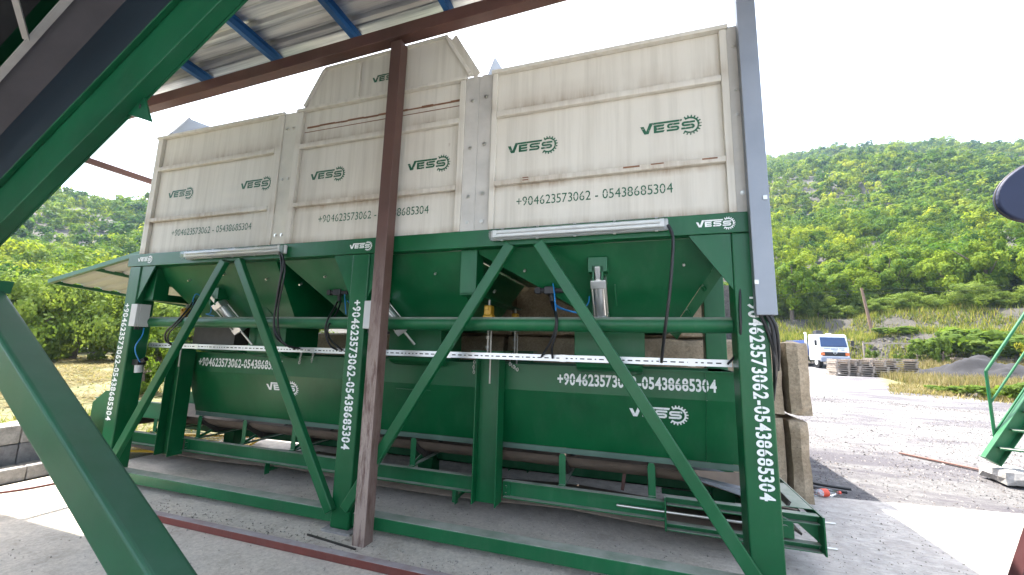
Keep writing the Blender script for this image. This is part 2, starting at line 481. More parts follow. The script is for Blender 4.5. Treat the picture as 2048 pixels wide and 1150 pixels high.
M['coal'] = plain('black_soil', (0.014, 0.0135, 0.016), 0.95, 0, 0.5, 5, 0.8)

# ------------------------------------------------------------------ lettering
def _glyphs(chars, bold):
    out = {}
    for ch in chars:
        cu = bpy.data.curves.new('glyph', 'FONT')
        cu.body = ch; cu.size = 1.0; cu.offset = bold; cu.resolution_u = 4
        ob = bpy.data.objects.new('glyph', cu)
        me = bpy.data.meshes.new_from_object(ob)
        bm = bmesh.new(); bm.from_mesh(me)
        bm.verts.ensure_lookup_table()
        vs = [(v.co.x, v.co.y) for v in bm.verts]
        x0 = min(v[0] for v in vs); x1 = max(v[0] for v in vs)
        out[ch] = (bm, x0, x1)
        bpy.data.objects.remove(ob); bpy.data.curves.remove(cu); bpy.data.meshes.remove(me)
    return out
_G = {False: _glyphs('+-0123456789', 0.0), True: _glyphs('+-0123456789', 0.028)}
def _glyph_polys(ch, bold, stencil):
    bm = _G[bold][ch][0].copy()
    if stencil and ch in '0689':
        mid = 0.352
        g = 0.022
        for zc, nz in ((mid - g, 1), (mid + g, 1)):
            geom = bm.verts[:] + bm.edges[:] + bm.faces[:]
            bmesh.ops.bisect_plane(bm, geom=geom, plane_co=(0, zc, 0), plane_no=(0, 1, 0))
        kill = [f for f in bm.faces if abs(f.calc_center_median().y - mid) < g]
        bmesh.ops.delete(bm, geom=kill, context='FACES')
    polys = [[(v.co.x, v.co.y) for v in f.verts] for f in bm.faces]
    bm.free()
    return polys
def number_polys(text, bold, stencil, width, height, gap=0.09):
    """list of (u,v) polygons filling width x height"""
    H = 0.705
    x = 0; out = []
    for ch in text:
        if ch == ' ':
            x += 0.28; continue
        _, x0, x1 = _G[bold][ch]
        for p in _glyph_polys(ch, bold, stencil):
            out.append([(u - x0 + x, v) for u, v in p])
        x += (x1 - x0) + gap
    x -= gap
    return [[(u / x * width, v / H * height) for u, v in p] for p in out]
def stroke(path, wd):
    """quad strip along an open polyline, mitred"""
    P = [Vector((a, b)) for a, b in path]
    Lf = []; Rt = []
    for i, p in enumerate(P):
        d0 = (P[i] - P[i - 1]).normalized() if i else None
        d1 = (P[i + 1] - P[i]).normalized() if i < len(P) - 1 else None
        d = ((d0 or d1) + (d1 or d0)).normalized()
        n = Vector((-d.y, d.x))
        k = wd / 2
        if d0 and d1: k /= max(0.5, n.dot(Vector((-d0.y, d0.x))))
        Lf.append(p + n * k); Rt.append(p - n * k)
    return [[Rt[i], Rt[i + 1], Lf[i + 1], Lf[i]] for i in range(len(P) - 1)]
def logo_polys(width):
    """VESS word with a gear ring round its last letter; 10 x 4.4 units"""
    out = [[(0.03, 1.5), (0.61, 1.5), (1.02, 0.52), (1.26, 0), (0.70, 0)][::-1],
           [(1.02, 0.52), (1.59, 2.0), (2.05, 1.63), (1.41, 0), (1.26, 0)][::-1],
           [(1.59, 2.0), (6.95, 2.0), (6.85, 1.63), (2.05, 1.63)][::-1]]
    e = 2.28
    out += [[(e, 0.02), (e + .48, 0.02), (e + .48, 1.5), (e, 1.5)],
            [(e + .48, 0.02), (e + 1.6, 0.02), (e + 1.82, 0.40), (e + .48, 0.40)],
            [(e + .48, 0.57), (e + 1.62, 0.57), (e + 1.78, 0.93), (e + .48, 0.93)],
            [(e + .48, 1.10), (e + 1.62, 1.10), (e + 1.82, 1.5), (e + .48, 1.5)]]
    def ess(x0, W, sc=1.0, dy=0.0):
        arc = lambda cx, cy, r, a0, a1: [(cx + r * math.cos(R(a0 + (a1 - a0) * k / 6)), cy + r * math.sin(R(a0 + (a1 - a0) * k / 6))) for k in range(7)]
        path = [(W, 1.29)] + arc(0.52, 1.02, 0.27, 90, 270) + arc(W - 0.5, 0.48, 0.27, 90, -90) + [(0.0, 0.21)]
        return stroke([(x0 + x * sc, dy + y * sc) for x, y in path], 0.36 * sc)
    out += ess(4.4, 2.1)
    out += ess(6.75, 2.2)
    c = (8.15, 0.72); ri, ro, rt = 1.2, 1.5, 1.84
    A0, A1, n = -132, 124, 42
    P = lambda r, a: (c[0] + r * math.cos(R(a)), c[1] + r * math.sin(R(a)))
    for k in range(n):
        a, b = A0 + (A1 - A0) * k / n, A0 + (A1 - A0) * (k + 1) / n
        out.append([P(ri, a), P(ro, a), P(ro, b), P(ri, b)])
    nt_ = 14
    for k in range(nt_):
        a = A0 + 6 + (A1 - A0 - 12) * k / (nt_ - 1)
        out.append([P(ro, a - 5), P(rt, a - 3.2), P(rt, a + 3.2), P(ro, a + 5)])
    s = width / 9.99
    return [[(x * s, y * s) for x, y in p] for p in out]
def decal(name, polys, o, U, V, material, parent):
    o, U, V = Vector(o), Vector(U), Vector(V)
    nrm = U.cross(V)
    mb = MB()
    for p in polys:
        pts = [o + U * a + V * b for a, b in p]
        n = Vector((0, 0, 0))
        for i in range(len(pts)): n += (pts[i] - o).cross(pts[(i + 1) % len(pts)] - o)
        if n.dot(nrm) < 0: pts = pts[::-1]
        mb.add(pts, [tuple(range(len(pts)))])
    return obj(name, mb, material, parent)
XU, ZV = (1, 0, 0), (0, 0, 1)
NUM_A, NUM_B = '+904623573062 - 05438685304', '+904623573062-05438685304'

# ================================================================== TERRAIN
from mathutils import noise as mnoise
def smooth(x, a, b):
    t = min(1.0, max(0.0, (x - a) / (b - a)))
    return t * t * (3 - 2 * t)
_EL = [(-180, 0), (-125, 0), (-105, 7), (-80, 9.3), (-69, 10.8), (-61, 13.8), (-40, 17), (0, 21.3), (15.8, 22.9), (19.4, 22.5), (22, 22.4), (26, 21.6), (30.5, 20.6), (33, 19.4), (36, 18.4), (45, 16.5), (60, 10), (80, 0), (180, 0)]
def crest_el(a):
    for (a0, e0), (a1, e1) in zip(_EL, _EL[1:]):
        if a0 <= a <= a1: return e0 + (e1 - e0) * (a - a0) / (a1 - a0)
    return 0
RC = 330.0
def gz(x, y):
    r = math.hypot(x, y); a = math.degrees(math.atan2(x, y))
    z = -0.035 + 0.02 * max(0, min(r, 36) - 8) + 0.06 * max(0, min(r, 44) - 36)
    wr = smooth(a, 3, 11) * (1 - smooth(a, 55, 75))
    z += 0.5 * smooth(a, 23, 28) * (1 - smooth(a, 50, 60)) * smooth(r, 33, 41)
    wob = 1.2 * mnoise.noise((x * 0.12, y * 0.12, 0))
    z += wr * (1.9 * smooth(r + wob, 42.5, 45) + 0.4 * smooth(r, 45, 48) + 2.0 * smooth(r + wob, 48.5, 52))
    r0 = 40 + 14 * wr
    e = crest_el(a)
    if r > r0 and e > 0:
        zc = EYE + RC * math.tan(R(e))
        s = (r - r0) / (RC - r0)
        zz = z + max(0, zc - z) * (min(s, 1) ** 1.08)
        zz += 24 * mnoise.noise((x * 0.012 + 3, y * 0.012, 1.7)) * smooth(s, 0.1, 0.5) * (1 - smooth(s, 0.75, 0.98))
        if s > 1: zz -= 0.3 * (r - RC)
        z = zz
    if r > 14: z += 0.10 * mnoise.noise((x * 0.35, y * 0.35, 5)) * smooth(r, 14, 20)
    return z
def build_ground():
    rs = [0.0, 3, 6, 8, 10, 12, 14, 16, 18, 20, 22, 24, 26, 28, 30, 32, 34, 36, 38, 40, 41, 42, 42.7, 43.4, 44.1, 44.8, 45.5, 47, 48, 48.7, 49.4, 50.1, 50.8, 51.5, 52.2, 54, 57, 60]
    rs += list(range(66, 132, 6)) + list(range(132, 420, 9)) + [450, 520, 620, 720]
    azs = [i * 1.5 - 180 for i in range(240)]
    vs = []; gr = []; fo = []
    for r in rs:
        for a in azs:
            x, y = r * math.sin(R(a)), r * math.cos(R(a))
            vs.append((x, y, gz(x, y)))
            left = (1 - smooth(a, -54, -48)) * smooth(a, -140, -110)
            g = left * smooth(r, 7.0, 8.5)
            right = smooth(a, 12, 16)
            g = max(g, right * smooth(r, 22.5, 26) * smooth(a, 22.5, 25.5) * 0.9)
            gr.append(min(1, g) * (0.82 if r < 40 else 0.4))
            f = smooth(r, 41.5, 43.5) if a > 0 else smooth(r, 34, 40)
            fo.append(f)
    n = len(azs); fs = []
    for i in range(len(rs) - 1):
        for k in range(n):
            a, b, c, d = i * n + k, i * n + (k + 1) % n, (i + 1) * n + (k + 1) % n, (i + 1) * n + k
            fs.append((a, d, c, b) if i else (0, d, c))
    me = bpy.data.meshes.new('ground')
    me.from_pydata(vs, [], fs)
    for nm, arr in (('grass', gr), ('forest', fo)):
        at_ = me.attributes.new(nm, 'FLOAT', 'POINT'); at_.data.foreach_set('value', arr)
    me.polygons.foreach_set('use_smooth', [True] * len(me.polygons))
    me.materials.append(M['ground']); me.update()
    o = bpy.data.objects.new('ground', me); COL.objects.link(o); o['kind'] = 'structure'; ORG[o] = Vector((0, 0, 0))
build_ground()
# concrete yard slab; its far edge runs just beyond the machine
sl_ = MB().prism([(-6.35, -9, 0), (10, -9, 0), (10, 6.45, 0), (1.7, 5.58, 0), (-6.35, 5.2, 0)], (0, 0, -0.05))
o = obj('concrete_slab', sl_, M['slab'], origin=(0, 0, -0.05)); o['kind'] = 'structure'

# ================================================================== BIN STATION
BS = empty('aggregate_bin_station', (-2.43, 3.1, 0), 'green steel bin station with three cream storage bins lettered VESS on braced legs', 'bin station')
G = M['green']
LEGX = [(-5.65, -5.46), (-2.53, -2.34), (0.61, 0.80)]
legs = []
for i, (a, b) in enumerate(LEGX):
    lg = obj('leg', MB().box(a, b, 3.0, 3.19, 0.02, 2.372), G, BS, 0.012, 3)
    legs.append(lg)
    obj('foot_plate', MB().box(a - 0.05, b + 0.05, 2.96, 3.24, 0.0, 0.018), M['kerb'], lg)
    obj('leg', MB().box(a, b, 4.40, 4.58, 0.0, 2.372), G, BS, 0.008)
# top ring beams
bm_ = MB().box(-5.70, 0.80, 2.998, 3.06, 2.375, 2.52)
bm_.box(-5.70, 0.80, 3.06, 3.16, 2.375, 2.387).box(-5.70, 0.80, 3.06, 3.16, 2.508, 2.52)
front_beam = obj('top_beam', bm_, G, BS, 0.004)
obj('top_beam', MB().box(-5.65, 0.80, 4.44, 4.54, 2.375, 2.52), G, BS, 0.004)
for x0, x1 in ((-5.65, -5.55), (-3.55, -3.39), (-1.445, -1.205), (0.70, 0.795)):
    obj('cross_beam', MB().box(x0, x1, 3.163, 4.437, 2.375, 2.515).box(x0, x1, 4.543, 6.20, 2.375, 2.515), G, BS)  # rear lengths added unseen to stop sunlight leaking under the bins
# weld seams on the front beam
obj('weld_seam', MB().box(-3.50, -3.485, 2.994, 2.997, 2.38, 2.515), M['green_old'], front_beam)
# gussets at leg heads (thin plates, with the leg face slightly proud)
for x0, x1 in ((-5.457, -5.24), (-2.533, -2.75), (-2.337, -2.13), (0.607, 0.34)):
    obj('gusset', MB().prism([(x0, 3.012, 2.372), (x1, 3.012, 2.372), (x0, 3.012, 1.98)], (0, 0.012, 0)), G, BS)
# bottom rails
for a, b in ((-5.457, -2.535), (-2.335, 0.605)):
    obj('bottom_rail', MB().box(a, b, 3.03, 3.15, 0.05, 0.15), M['green2'], BS, 0.006)
# diagonal braces
for a, b in (((-4.10, 2.372), (-5.33, 0.30)), ((-3.91, 2.372), (-2.505, 0.16)), ((-0.98, 2.372), (-2.36, 0.20)), ((-0.75, 2.372), (0.66, 0.17))):
    d = Vector((b[0] - a[0], 0, b[1] - a[1])).normalized()
    a2 = (a[0], 3.025, a[1]); b2 = (b[0], 3.025, b[1])
    m = MB().bar((a[0], 3.0 - 0.032, a[1]), (b[0], 3.0 - 0.032, b[1]), 0.085, 0.055, up=(0, 1, 0))
    obj('diagonal_brace', m, G, BS, 0.007)
# horizontal air pipe between the legs
pp = MB()
for a, b in ((-5.457, -2.535), (-2.335, 0.607)):
    pp.cyl((a, 3.14, 1.745), (b, 3.14, 1.745), 0.057, 20)
obj('air_pipe', pp, M['green2'], BS)

# ---- bins
def rib(mb, x0, x1, z, h=0.04, d=0.045):
    mb.box(x0, x1, 3.035 - d, 3.034, z - h / 2, z + h / 2)
BINS = [(-5.52, -3.56, 'left'), (-3.36, -1.46, 'mid'), (-1.20, 0.64, 'right')]
bins = []
def bin_(xa, xb, fl, fr, pl, pr, topz=3.97):
    """xa..xb outer sheet, fl/fr flange widths, pl/pr bolted side plates (x0,x1)"""
    sh = MB()
    sh.box(xa, xb, 3.035, 3.043, 2.522, topz)                 # front sheet
    sh.box(xa, xa + 0.008, 3.17, 6.20, 2.372, topz)          # side sheets, deepened out of sight to close a gap in the shadow
    sh.box(xb - 0.008, xb, 3.17, 6.20, 2.372, topz)
    sh.box(xa, xa + 0.008, 3.043, 3.17, 2.522, topz)
    sh.box(xb - 0.008, xb, 3.043, 3.17, 2.522, topz)
    sh.box(xa + 0.008, xb - 0.008, 6.192, 6.20, 2.372, topz)
    sh.box(xa + 0.01, xb - 0.01, 5.0, 6.19, 2.50, 2.51)  # hidden floor strip added to stop sunlight leaking through
    b = obj('bin', sh, M['bin'], BS)
    for p0, p1 in ((xa, xa + fl), (xb - fr, xb)):
        obj('side_flange', MB().box(p0, p1, 2.998, 3.034, 2.522, topz - 0.03), M['bin'], b, 0.004)
    for z, hh in ((3.55, 0.05), (2.92, 0.045)):
        r_ = MB().box(xa + fl + 0.001, xb - fr - 0.001, 2.994, 3.034, z - hh / 2, z + hh / 2)
        obj('rib', r_, M['bin'], b, 0.006)
    t = MB().box(xa - 0.01, xb + 0.01, 2.985, 3.034, topz - 0.028, topz + 0.004)
    obj('top_rim', t, M['bin'], b, 0.004)
    return b
BL = bin_(-5.53, -3.56, 0.09, 0.085, None, None)
BM = bin_(-3.38, -1.455, 0.07, 0.055, None, None)
BR = bin_(-1.195, 0.655, 0.045, 0.05, None, None)
bins = [BL, BM, BR]
def plate(x0, x1, bolts, material, back=0.0):
    p = obj('joint_plate', MB().box(x0, x1, 3.012 + back, 3.020 + back, 2.522, 3.962), material, BS)
    for bx, bz in bolts:
        bo = MB().cyl((bx, 3.012, bz), (bx, 3.000, bz), 0.0125, 6, smooth=False)
        bo.cyl((bx, 3.012, bz), (bx, 3.008, bz), 0.018, 10)
        obj('bolt', bo, M['steel'], p)
    return p
M['zinc_pale'] = paint('pale_zinc_plate', (0.47, 0.455, 0.42), 0.5, 0.3, (0.33, 0.29, 0.23), 0.25, chips=((0.28, 0.20, 0.14), 0.72))
plate(-3.558, -3.382, [(x, z) for x in (-3.51, -3.43) for z in (3.78, 3.22, 2.62)], M['bin_plate'])
plate(-1.453, -1.327, [(-1.39, z) for z in (3.73, 3.28, 2.83, 2.60)], M['zinc_pale'])
plate(-1.36, -1.198, [(-1.26, z) for z in (3.75, 3.30, 2.85, 2.60)], M['zinc_pale'], 0.0095)
plate(0.658, 0.80, [(0.70, z) for z in (3.80, 3.45, 3.25, 2.66)], M['zinc_pale'])
# rusty seam, cut panel line and weld beads of the middle bin
sm = MB()
rnd = random.Random(4)
x = -3.27
while x < -1.53:
    l = rnd.uniform(0.05, 0.2)
    sm.box(x, min(x + l, -1.52), 3.031, 3.0345, 3.762 + rnd.uniform(-.003, .003), 3.778 + rnd.uniform(-.004, .006))
    x += l + 0.001
sm.box(-3.30, -1.52, 3.0325, 3.0346, 3.715, 3.722)
obj('rusty_seam', sm, M['rust'], BM)
rt = MB()
for (x, z, wx, wz) in ((-0.9, 2.935, .05, .008), (-0.9, 2.915, .05, .008), (-.1, 2.925, .12, .012), (.1, 2.93, .09, .008), (.45, 2.925, .1, .01)):
    rt.box(x, x + wx, 2.9905, 2.9935, z, z + wz)
obj('rust_patch', rt, M['rust'], BR)
# extension hood of the middle bin, and the raised side sheets
hd = MB().prism([(-3.31, 3.012, 3.976), (-1.39, 3.012, 3.976), (-1.655, 3.012, 4.43), (-3.085, 3.012, 4.385)], (0, 0.008, 0))
hood = obj('front_hood', hd, M['bin'], BM)
hf = MB()
hf.bar((-1.418, 2.995, 3.99), (-1.675, 2.995, 4.42), 0.03, 0.03, up=(0, 1, 0))
hf.bar((-1.355, 3.03, 3.98), (-1.62, 3.03, 4.43), 0.075, 0.008, up=(0.3, 1, 0))
hf.bar((-3.30, 3.0, 3.99), (-3.08, 3.0, 4.375), 0.03, 0.03, up=(0, 1, 0))
hf.bar((-3.08, 3.0, 4.385), (-1.66, 3.0, 4.43), 0.02, 0.03, up=(0, 1, 0))
hf.box(-2.66, -2.62, 2.99, 3.011, 3.98, 4.36)
obj('hood_frame', hf, M['bin'], hood, 0.003)
hs = MB().prism([(-1.39, 3.021, 3.976), (-1.655, 3.021, 4.43), (-1.655, 6.15, 4.44), (-1.39, 6.15, 3.976)], (0.008, 0, 0.004))
obj('hood_side', hs, M['bin'], BM)
for b_, x0 in ((BL, -5.53), (BR, -1.325)):
    s_ = MB().prism([(x0, 3.06, 3.975), (x0, 3.27, 4.39), (x0, 6.15, 4.80), (x0, 6.15, 3.975)], (0.01, 0, 0))
    e_ = obj('side_extension', s_, M['dull_sheet'], b_)
    fl = MB().bar((x0 + 0.03, 3.06, 3.985), (x0 + 0.03, 3.27, 4.385), 0.05, 0.02, up=(0, -1, 0.5))
    obj('edge_angle', fl, M['dull_sheet'], e_)
s_ = MB().prism([(0.645, 3.95, 3.976), (0.645, 4.5, 4.55), (0.645, 6.15, 4.60), (0.645, 6.15, 3.976)], (0.01, 0, 0))
obj('side_extension', s_, M['dull_sheet'], BR)  # unseen plate added to push the cast shadow edge outward
# lettering on the bins and beam
GM, WM = M['green_mark'], M['white_mark']
for b_, x, z, wd in ((BL, -5.25, 3.185, 0.42), (BL, -4.11, 3.18, 0.44), (BM, -3.16, 3.18, 0.43), (BM, -2.03, 3.15, 0.44), (BR, -1.05, 3.19, 0.435), (BR, 0.03, 3.20, 0.435)):
    decal('logo', logo_polys(wd), (x, 3.0328, z), XU, ZV, GM, b_)
decal('logo', logo_polys(0.36), (-2.485, 3.0098, 4.115), XU, ZV, GM, hood)
for b_, x, z, wd in ((BL, -5.09, 2.715, 1.21), (BM, -3.005, 2.72, 1.225), (BR, -0.96, 2.715, 1.21)):
    decal('phone_lettering', number_polys(NUM_A, False, True, wd, 0.078), (x, 3.0328, z), XU, ZV, GM, b_)
for x, z, wd in ((-5.53, 2.43, 0.25), (-2.57, 2.425, 0.25), (0.39, 2.425, 0.25)):
    decal('logo', logo_polys(wd), (x, 2.9958, z), XU, ZV, WM, front_beam)
# numbers running down the legs
for lg, xr in zip(legs, (-5.625, -2.475, 0.685)):
    decal('phone_lettering', number_polys(NUM_B, True, True, 1.29, 0.082), (xr, 2.9978, 1.945), (0, 0, -1), (1, 0, 0), WM, lg)

# ---- feed hoppers under the bins
def hopper(xa, xb, xl, xr, zb, ya=3.09, yb=5.1, yl=3.50, yr=3.98):
    """top opening xa..xb, bottom xl..xr at height zb; outlets added separately"""
    zt = 2.372
    T = [(xa, ya, zt), (xb, ya, zt), (xb, yb, zt), (xa, yb, zt)]
    B = [(xl, yl, zb), (xr, yl, zb), (xr, yr, zb), (xl, yr, zb)]
    m = MB()
    for i in range(4):
        j = (i + 1) % 4
        m.add([T[i], T[j], B[j], B[i]], [(0, 3, 2, 1)])
        inn = [Vector(p) + Vector(((xa + xb) / 2 - p[0], (ya + yb) / 2 - p[1], 0)) * 0.015 for p in (T[i], T[j], B[j], B[i])]
        m.add(inn, [(0, 1, 2, 3)])
    m.add(B, [(0, 1, 2, 3), (3, 2, 1, 0)])
    return obj('feed_hopper', m, G, BS)
HL = hopper(-5.42, -3.55, -4.92, -3.60, 1.72)
HM = hopper(-3.47, -1.47, -2.75, -1.52, 1.70)
HR = hopper(-1.36, 0.646, -0.16, 0.22, 1.70)
# bolted corner flange of the right hopper
fm = MB()
a, b = Vector((0.646, 3.085, 2.372)), Vector((0.225, 3.495, 1.70))
fm.add([a + Vector((.002, -.002, 0)), b + Vector((.002, -.002, 0)), b + Vector((.05, -.03, -.05)), a + Vector((.06, -.03, -.05))], [(0, 1, 2, 3), (3, 2, 1, 0)])
for k in (0.25, 0.5, 0.75):
    p = a.lerp(b, k) + Vector((0.03, -0.02, -0.02))
    fm.cyl(p, p + Vector((-0.02, -0.03, 0.03)), 0.012, 6)
obj('bolted_flange', fm, M['green2'], HR)
for hp, pts in ((HL, ((380, 560), (450, 548), (535, 557), (480, 540))), (HM, ((652, 552), (602, 568), (872, 546), (740, 560))), (HR, ((1050, 540), (990, 582), (1367, 528)))):
    for px, py in pts:
        nb = MB()
        # point of the sloping front sheet under the pixel
        best = None
        for k in range(80):
            Y = 3.09 + 0.41 * k / 79
            p = at(px, py, Y)
            zz = 2.372 - (Y - 3.09) / 0.41 * 0.66
            if best is None or abs(p.z - zz) < best[0]: best = (abs(p.z - zz), p)
        p = best[1]
        nb.cyl(p + Vector((0, 0.01, 0.006)), p + Vector((0, -0.022, -0.014)), 0.011, 6)
        obj('bolt', nb, M['steel'], hp)
wb = MB()
for (x0, y0), (x1, y1) in (((1233, 535), (1233, 557)), ((1229, 567), (1233, 610))):
    wb.bar(at(x0, y0, 3.2) + Vector((0, 0.06, 0)), at(x1, y1, 3.25) + Vector((0, 0.06, 0)), 0.008, 0.02)
obj('lug', wb, M['green2'], HR)
# outlet boxes with clamshell gates
for hp, x0, x1, z0, z1, mt in ((HL, -5.20, -4.52, 1.50, 1.74, M['roller']), (HL, -4.30, -3.76, 1.46, 1.74, G), (HM, -2.42, -1.84, 1.44, 1.72, G), (HR, -0.55, 0.03, 1.44, 1.78, G)):
    ob_ = obj('outlet', MB().box(x0, x1, 3.50, 3.98, z0, z1), mt, hp, 0.006)
    gt = MB()
    arc = [(3.47 + 0.27 * (1 - math.cos(R(k))), z0 - 0.09 * math.sin(R(k)) * 1.0) for k in range(0, 181, 20)]
    gt.prism([(x0 + 0.02, yy, zz - 0.002) for yy, zz in arc], (x1 - x0 - 0.04, 0, 0))
    obj('gate', gt, M['green2'], ob_)

# ---- pneumatic gate cylinders
def cylinder(px0, px1, Y, r=0.052, hidden=False):
    a, b = at(*px0, Y), at(*px1, Y + 0.2)
    d = (b - a).normalized(); Ln = (b - a).length
    c = obj('pneumatic_cylinder', MB().cyl(a + d * 0.07, a + d * Ln * 0.86, r, 18), M['alu'], BS)
    s = d.cross(Vector((0, 1, 0))).normalized(); n = d.cross(s)
    e = MB().frame(a + d * 0.07, s, n, d, r * 1.15, r * 1.15, 0.035)
    e.frame(a + d * 0.0 , s, n, d, r * 0.4, r * 0.7, 0.07)
    obj('end_cap', e, M['alu'], c, 0.006)
    obj('end_cap', MB().frame(a + d * Ln * 0.86, s, n, d, r * 1.15, r * 1.15, 0.03), M['alu'], c, 0.006)
    rd = MB()
    for u_, v_ in ((-1, -1), (1, -1), (1, 1), (-1, 1)):
        rd.cyl(a + d * 0.07 + s * r * .95 * u_ + n * r * .95 * v_, a + d * Ln * .86 + s * r * .95 * u_ + n * r * .95 * v_, 0.007, 6)
    obj('tie_rod', rd, M['steel'], c)
    obj('piston_rod', MB().cyl(a + d * Ln * .86, a + d * Ln * 1.32, 0.012, 10), M['steel'], c)
    k = MB()
    k.frame(a - Vector((0, -0.06, -0.07)), Vector((1, 0, 0)), Vector((0, 1, 0)), Vector((0, 0, 1)), 0.075, 0.10, 0.06)
    for u_ in (-1, 1):
        k.frame(a + Vector((0.035 * u_, 0, 0.0)), Vector((1, 0, 0)), Vector((0, 1, 0)), Vector((0, 0, 1)), 0.008, 0.04, 0.06)
    obj('mount', k, G, c, 0.004)
cylinder((1196, 548), (1204, 650), 3.17)
cylinder((432, 600), (487, 668), 3.22, 0.048)
cylinder((756, 600), (812, 668), 3.22, 0.048)
# dark access hatch with yellow reflection plate on the left hopper
hp_ = MB().prism([at(470, 583, 3.30), at(512, 582, 3.30), at(548, 634, 3.42), at(500, 634, 3.42)], (0, -0.006, 0))
obj('hatch', hp_, M['green_old'], HL)

# ---- load-cell brackets hanging from the beam, cross bars and load cells
for x in (-1.46, -5.445):
    br = MB().box(x, x + 0.006, 3.07, 3.22, 2.0, 2.372).box(x + 0.144, x + 0.15, 3.07, 3.22, 2.0, 2.372).box(x + 0.006, x + 0.144, 3.07, 3.078, 2.0, 2.372)
    br.box(x, x + 0.15, 3.07, 4.44, 1.985, 1.997)
    br.box(x + 0.02, x + 0.03, 3.24, 4.44, 1.997, 2.08)
    k = obj('hanger_bracket', br, G, BS, 0.002)
    for y in (3.46, 4.28):
        lc = MB()
        cx = x + 0.125
        lc.frame((cx, y, 1.885), Vector((1, 0, 0)), Vector((0, 1, 0)), Vector((0, 0, 1)), 0.034, 0.05, 0.05)
        lc.frame((cx, y, 1.80), Vector((1, 0, 0)), Vector((0, 1, 0)), Vector((0, 0, 1)), 0.05, 0.04, 0.05)
        lc.cyl((cx, y - 0.052, 1.905), (cx, y - 0.062, 1.905), 0.018, 10)
        l = obj('load_cell', lc, M['lcell'], k, 0.014, 3)
        rr = MB().cyl((cx, y, 1.92), (cx, y, 1.99), 0.014, 8)
        rr.cyl((cx, y, 1.75), (cx, y, 1.50), 0.011, 8)
        rr.cyl((cx + 0.035, y - .02, 1.70), (cx + 0.035, y - .02, 1.23), 0.009, 8)
        for z in (1.63, 1.54): rr.cyl((cx, y, z), (cx, y, z + 0.025), 0.026, 6)
        rr.frame((cx - 0.01, y, 1.755), Vector((1, 0, 0)), Vector((0, 1, 0)), Vector((0, 0, 1)), 0.055, 0.04, 0.022)
        obj('tension_rod', rr, M['rod'], l)

# ================================================================== WEIGH CONVEYOR
WC = empty('weigh_conveyor', (-2.4, 3.9, 0), 'long green weighing hopper over a belt conveyor, lettered in white, under the bins', 'conveyor')
G2 = M['green2']
# trough: upright upper band, lower sheet leaning back, skirt strip
tr = MB()
X0, X1 = -5.50, 0.745
tr.box(X0, X1, 3.70, 3.706, 1.165, 1.40)
tr.add([(X0, 3.70, 1.165), (X1, 3.70, 1.165), (X1, 3.86, 0.65), (X0 + 0.0, 3.86, 0.65)], [(0, 3, 2, 1)])
tr.add([(X0, 3.708, 1.165), (X1, 3.708, 1.165), (X1, 3.868, 0.65), (X0 + 0.0, 3.868, 0.65)], [(0, 1, 2, 3)])
tr.box(X0, X1, 4.40, 4.406, 1.165, 1.40)
tr.add([(X0, 4.40, 1.165), (X1, 4.40, 1.165), (X1, 4.24, 0.65), (X0, 4.24, 0.65)], [(0, 1, 2, 3), (3, 2, 1, 0)])
for x in (X0, X1 - 0.006):
    tr.prism([(x, 3.70, 1.40), (x, 3.70, 1.165), (x, 3.86, 0.65), (x, 4.24, 0.65), (x, 4.40, 1.165), (x, 4.40, 1.40)], (0.006, 0, 0))
trough = obj('weigh_hopper', tr, G, WC)
obj('top_rim', MB().box(X0 - .02, X1 + .02, 3.675, 3.702, 1.388, 1.402), G, trough)
obj('skirt', MB().box(X0 + .02, X1, 3.852, 3.860, 0.60, 0.648), paint('dusty_skirt', (0.075, 0.125, 0.095), 0.6, 0.3, (0.3, 0.3, 0.27), 0.3), trough)
obj('weld_seam', MB().box(0.50, 0.508, 3.694, 3.699, 1.17, 1.395).bar((0.504, 3.697, 1.165), (0.504, 3.857, 0.65), 0.008, 0.006), G2, trough)
obj('stiffener', MB().bar(at(1005, 702, 3.69), at(1007, 783, 3.69), 0.02, 0.02), G2, trough)
obj('weld_seam', MB().box(-2.43, -2.03, 3.688, 3.699, 1.10, 1.108), G2, trough)
for x, wd in ((-5.33, 1.36), (-0.735, 1.315)):
    decal('phone_lettering', number_polys(NUM_B, True, True, wd, 0.098, 0.06), (x, 3.6975, 1.235), XU, ZV, WM, trough)
sl2 = (Vector((0, 3.70, 1.165)) - Vector((0, 3.86, 0.65))).normalized()
for x, v in ((-4.22, 0.36), (-0.11, 0.36)):
    p = Vector((x, 3.86, 0.65)) + sl2 * v + Vector((0, -0.0035, -0.001))
    decal('logo', logo_polys(0.475), p, XU, sl2, WM, trough)
# frame channels, two sides
def channel(mb, xa, xb, y, z0, z1, s):
    mb.box(xa, xb, y, y + 0.008, z0, z1)
    for z in (z0, z1 - 0.009):
        mb.box(xa, xb, min(y + 0.008 * (s > 0), y - 0.05 * (s < 0)) if s > 0 else y - 0.055, (y + 0.06) if s > 0 else y, z, z + 0.009)
f1 = MB(); channel(f1, -6.9, -5.575, 3.70, 0.215, 0.36, -1); channel(f1, -5.375, -1.485, 3.70, 0.215, 0.36, -1); channel(f1, -1.215, 0.15, 3.70, 0.215, 0.36, -1)
obj('side_channel', f1, G2, WC)
f2 = MB(); channel(f2, -6.9, 1.2, 4.52, 0.215, 0.36, 1)
obj('side_channel', f2, G2, WC)
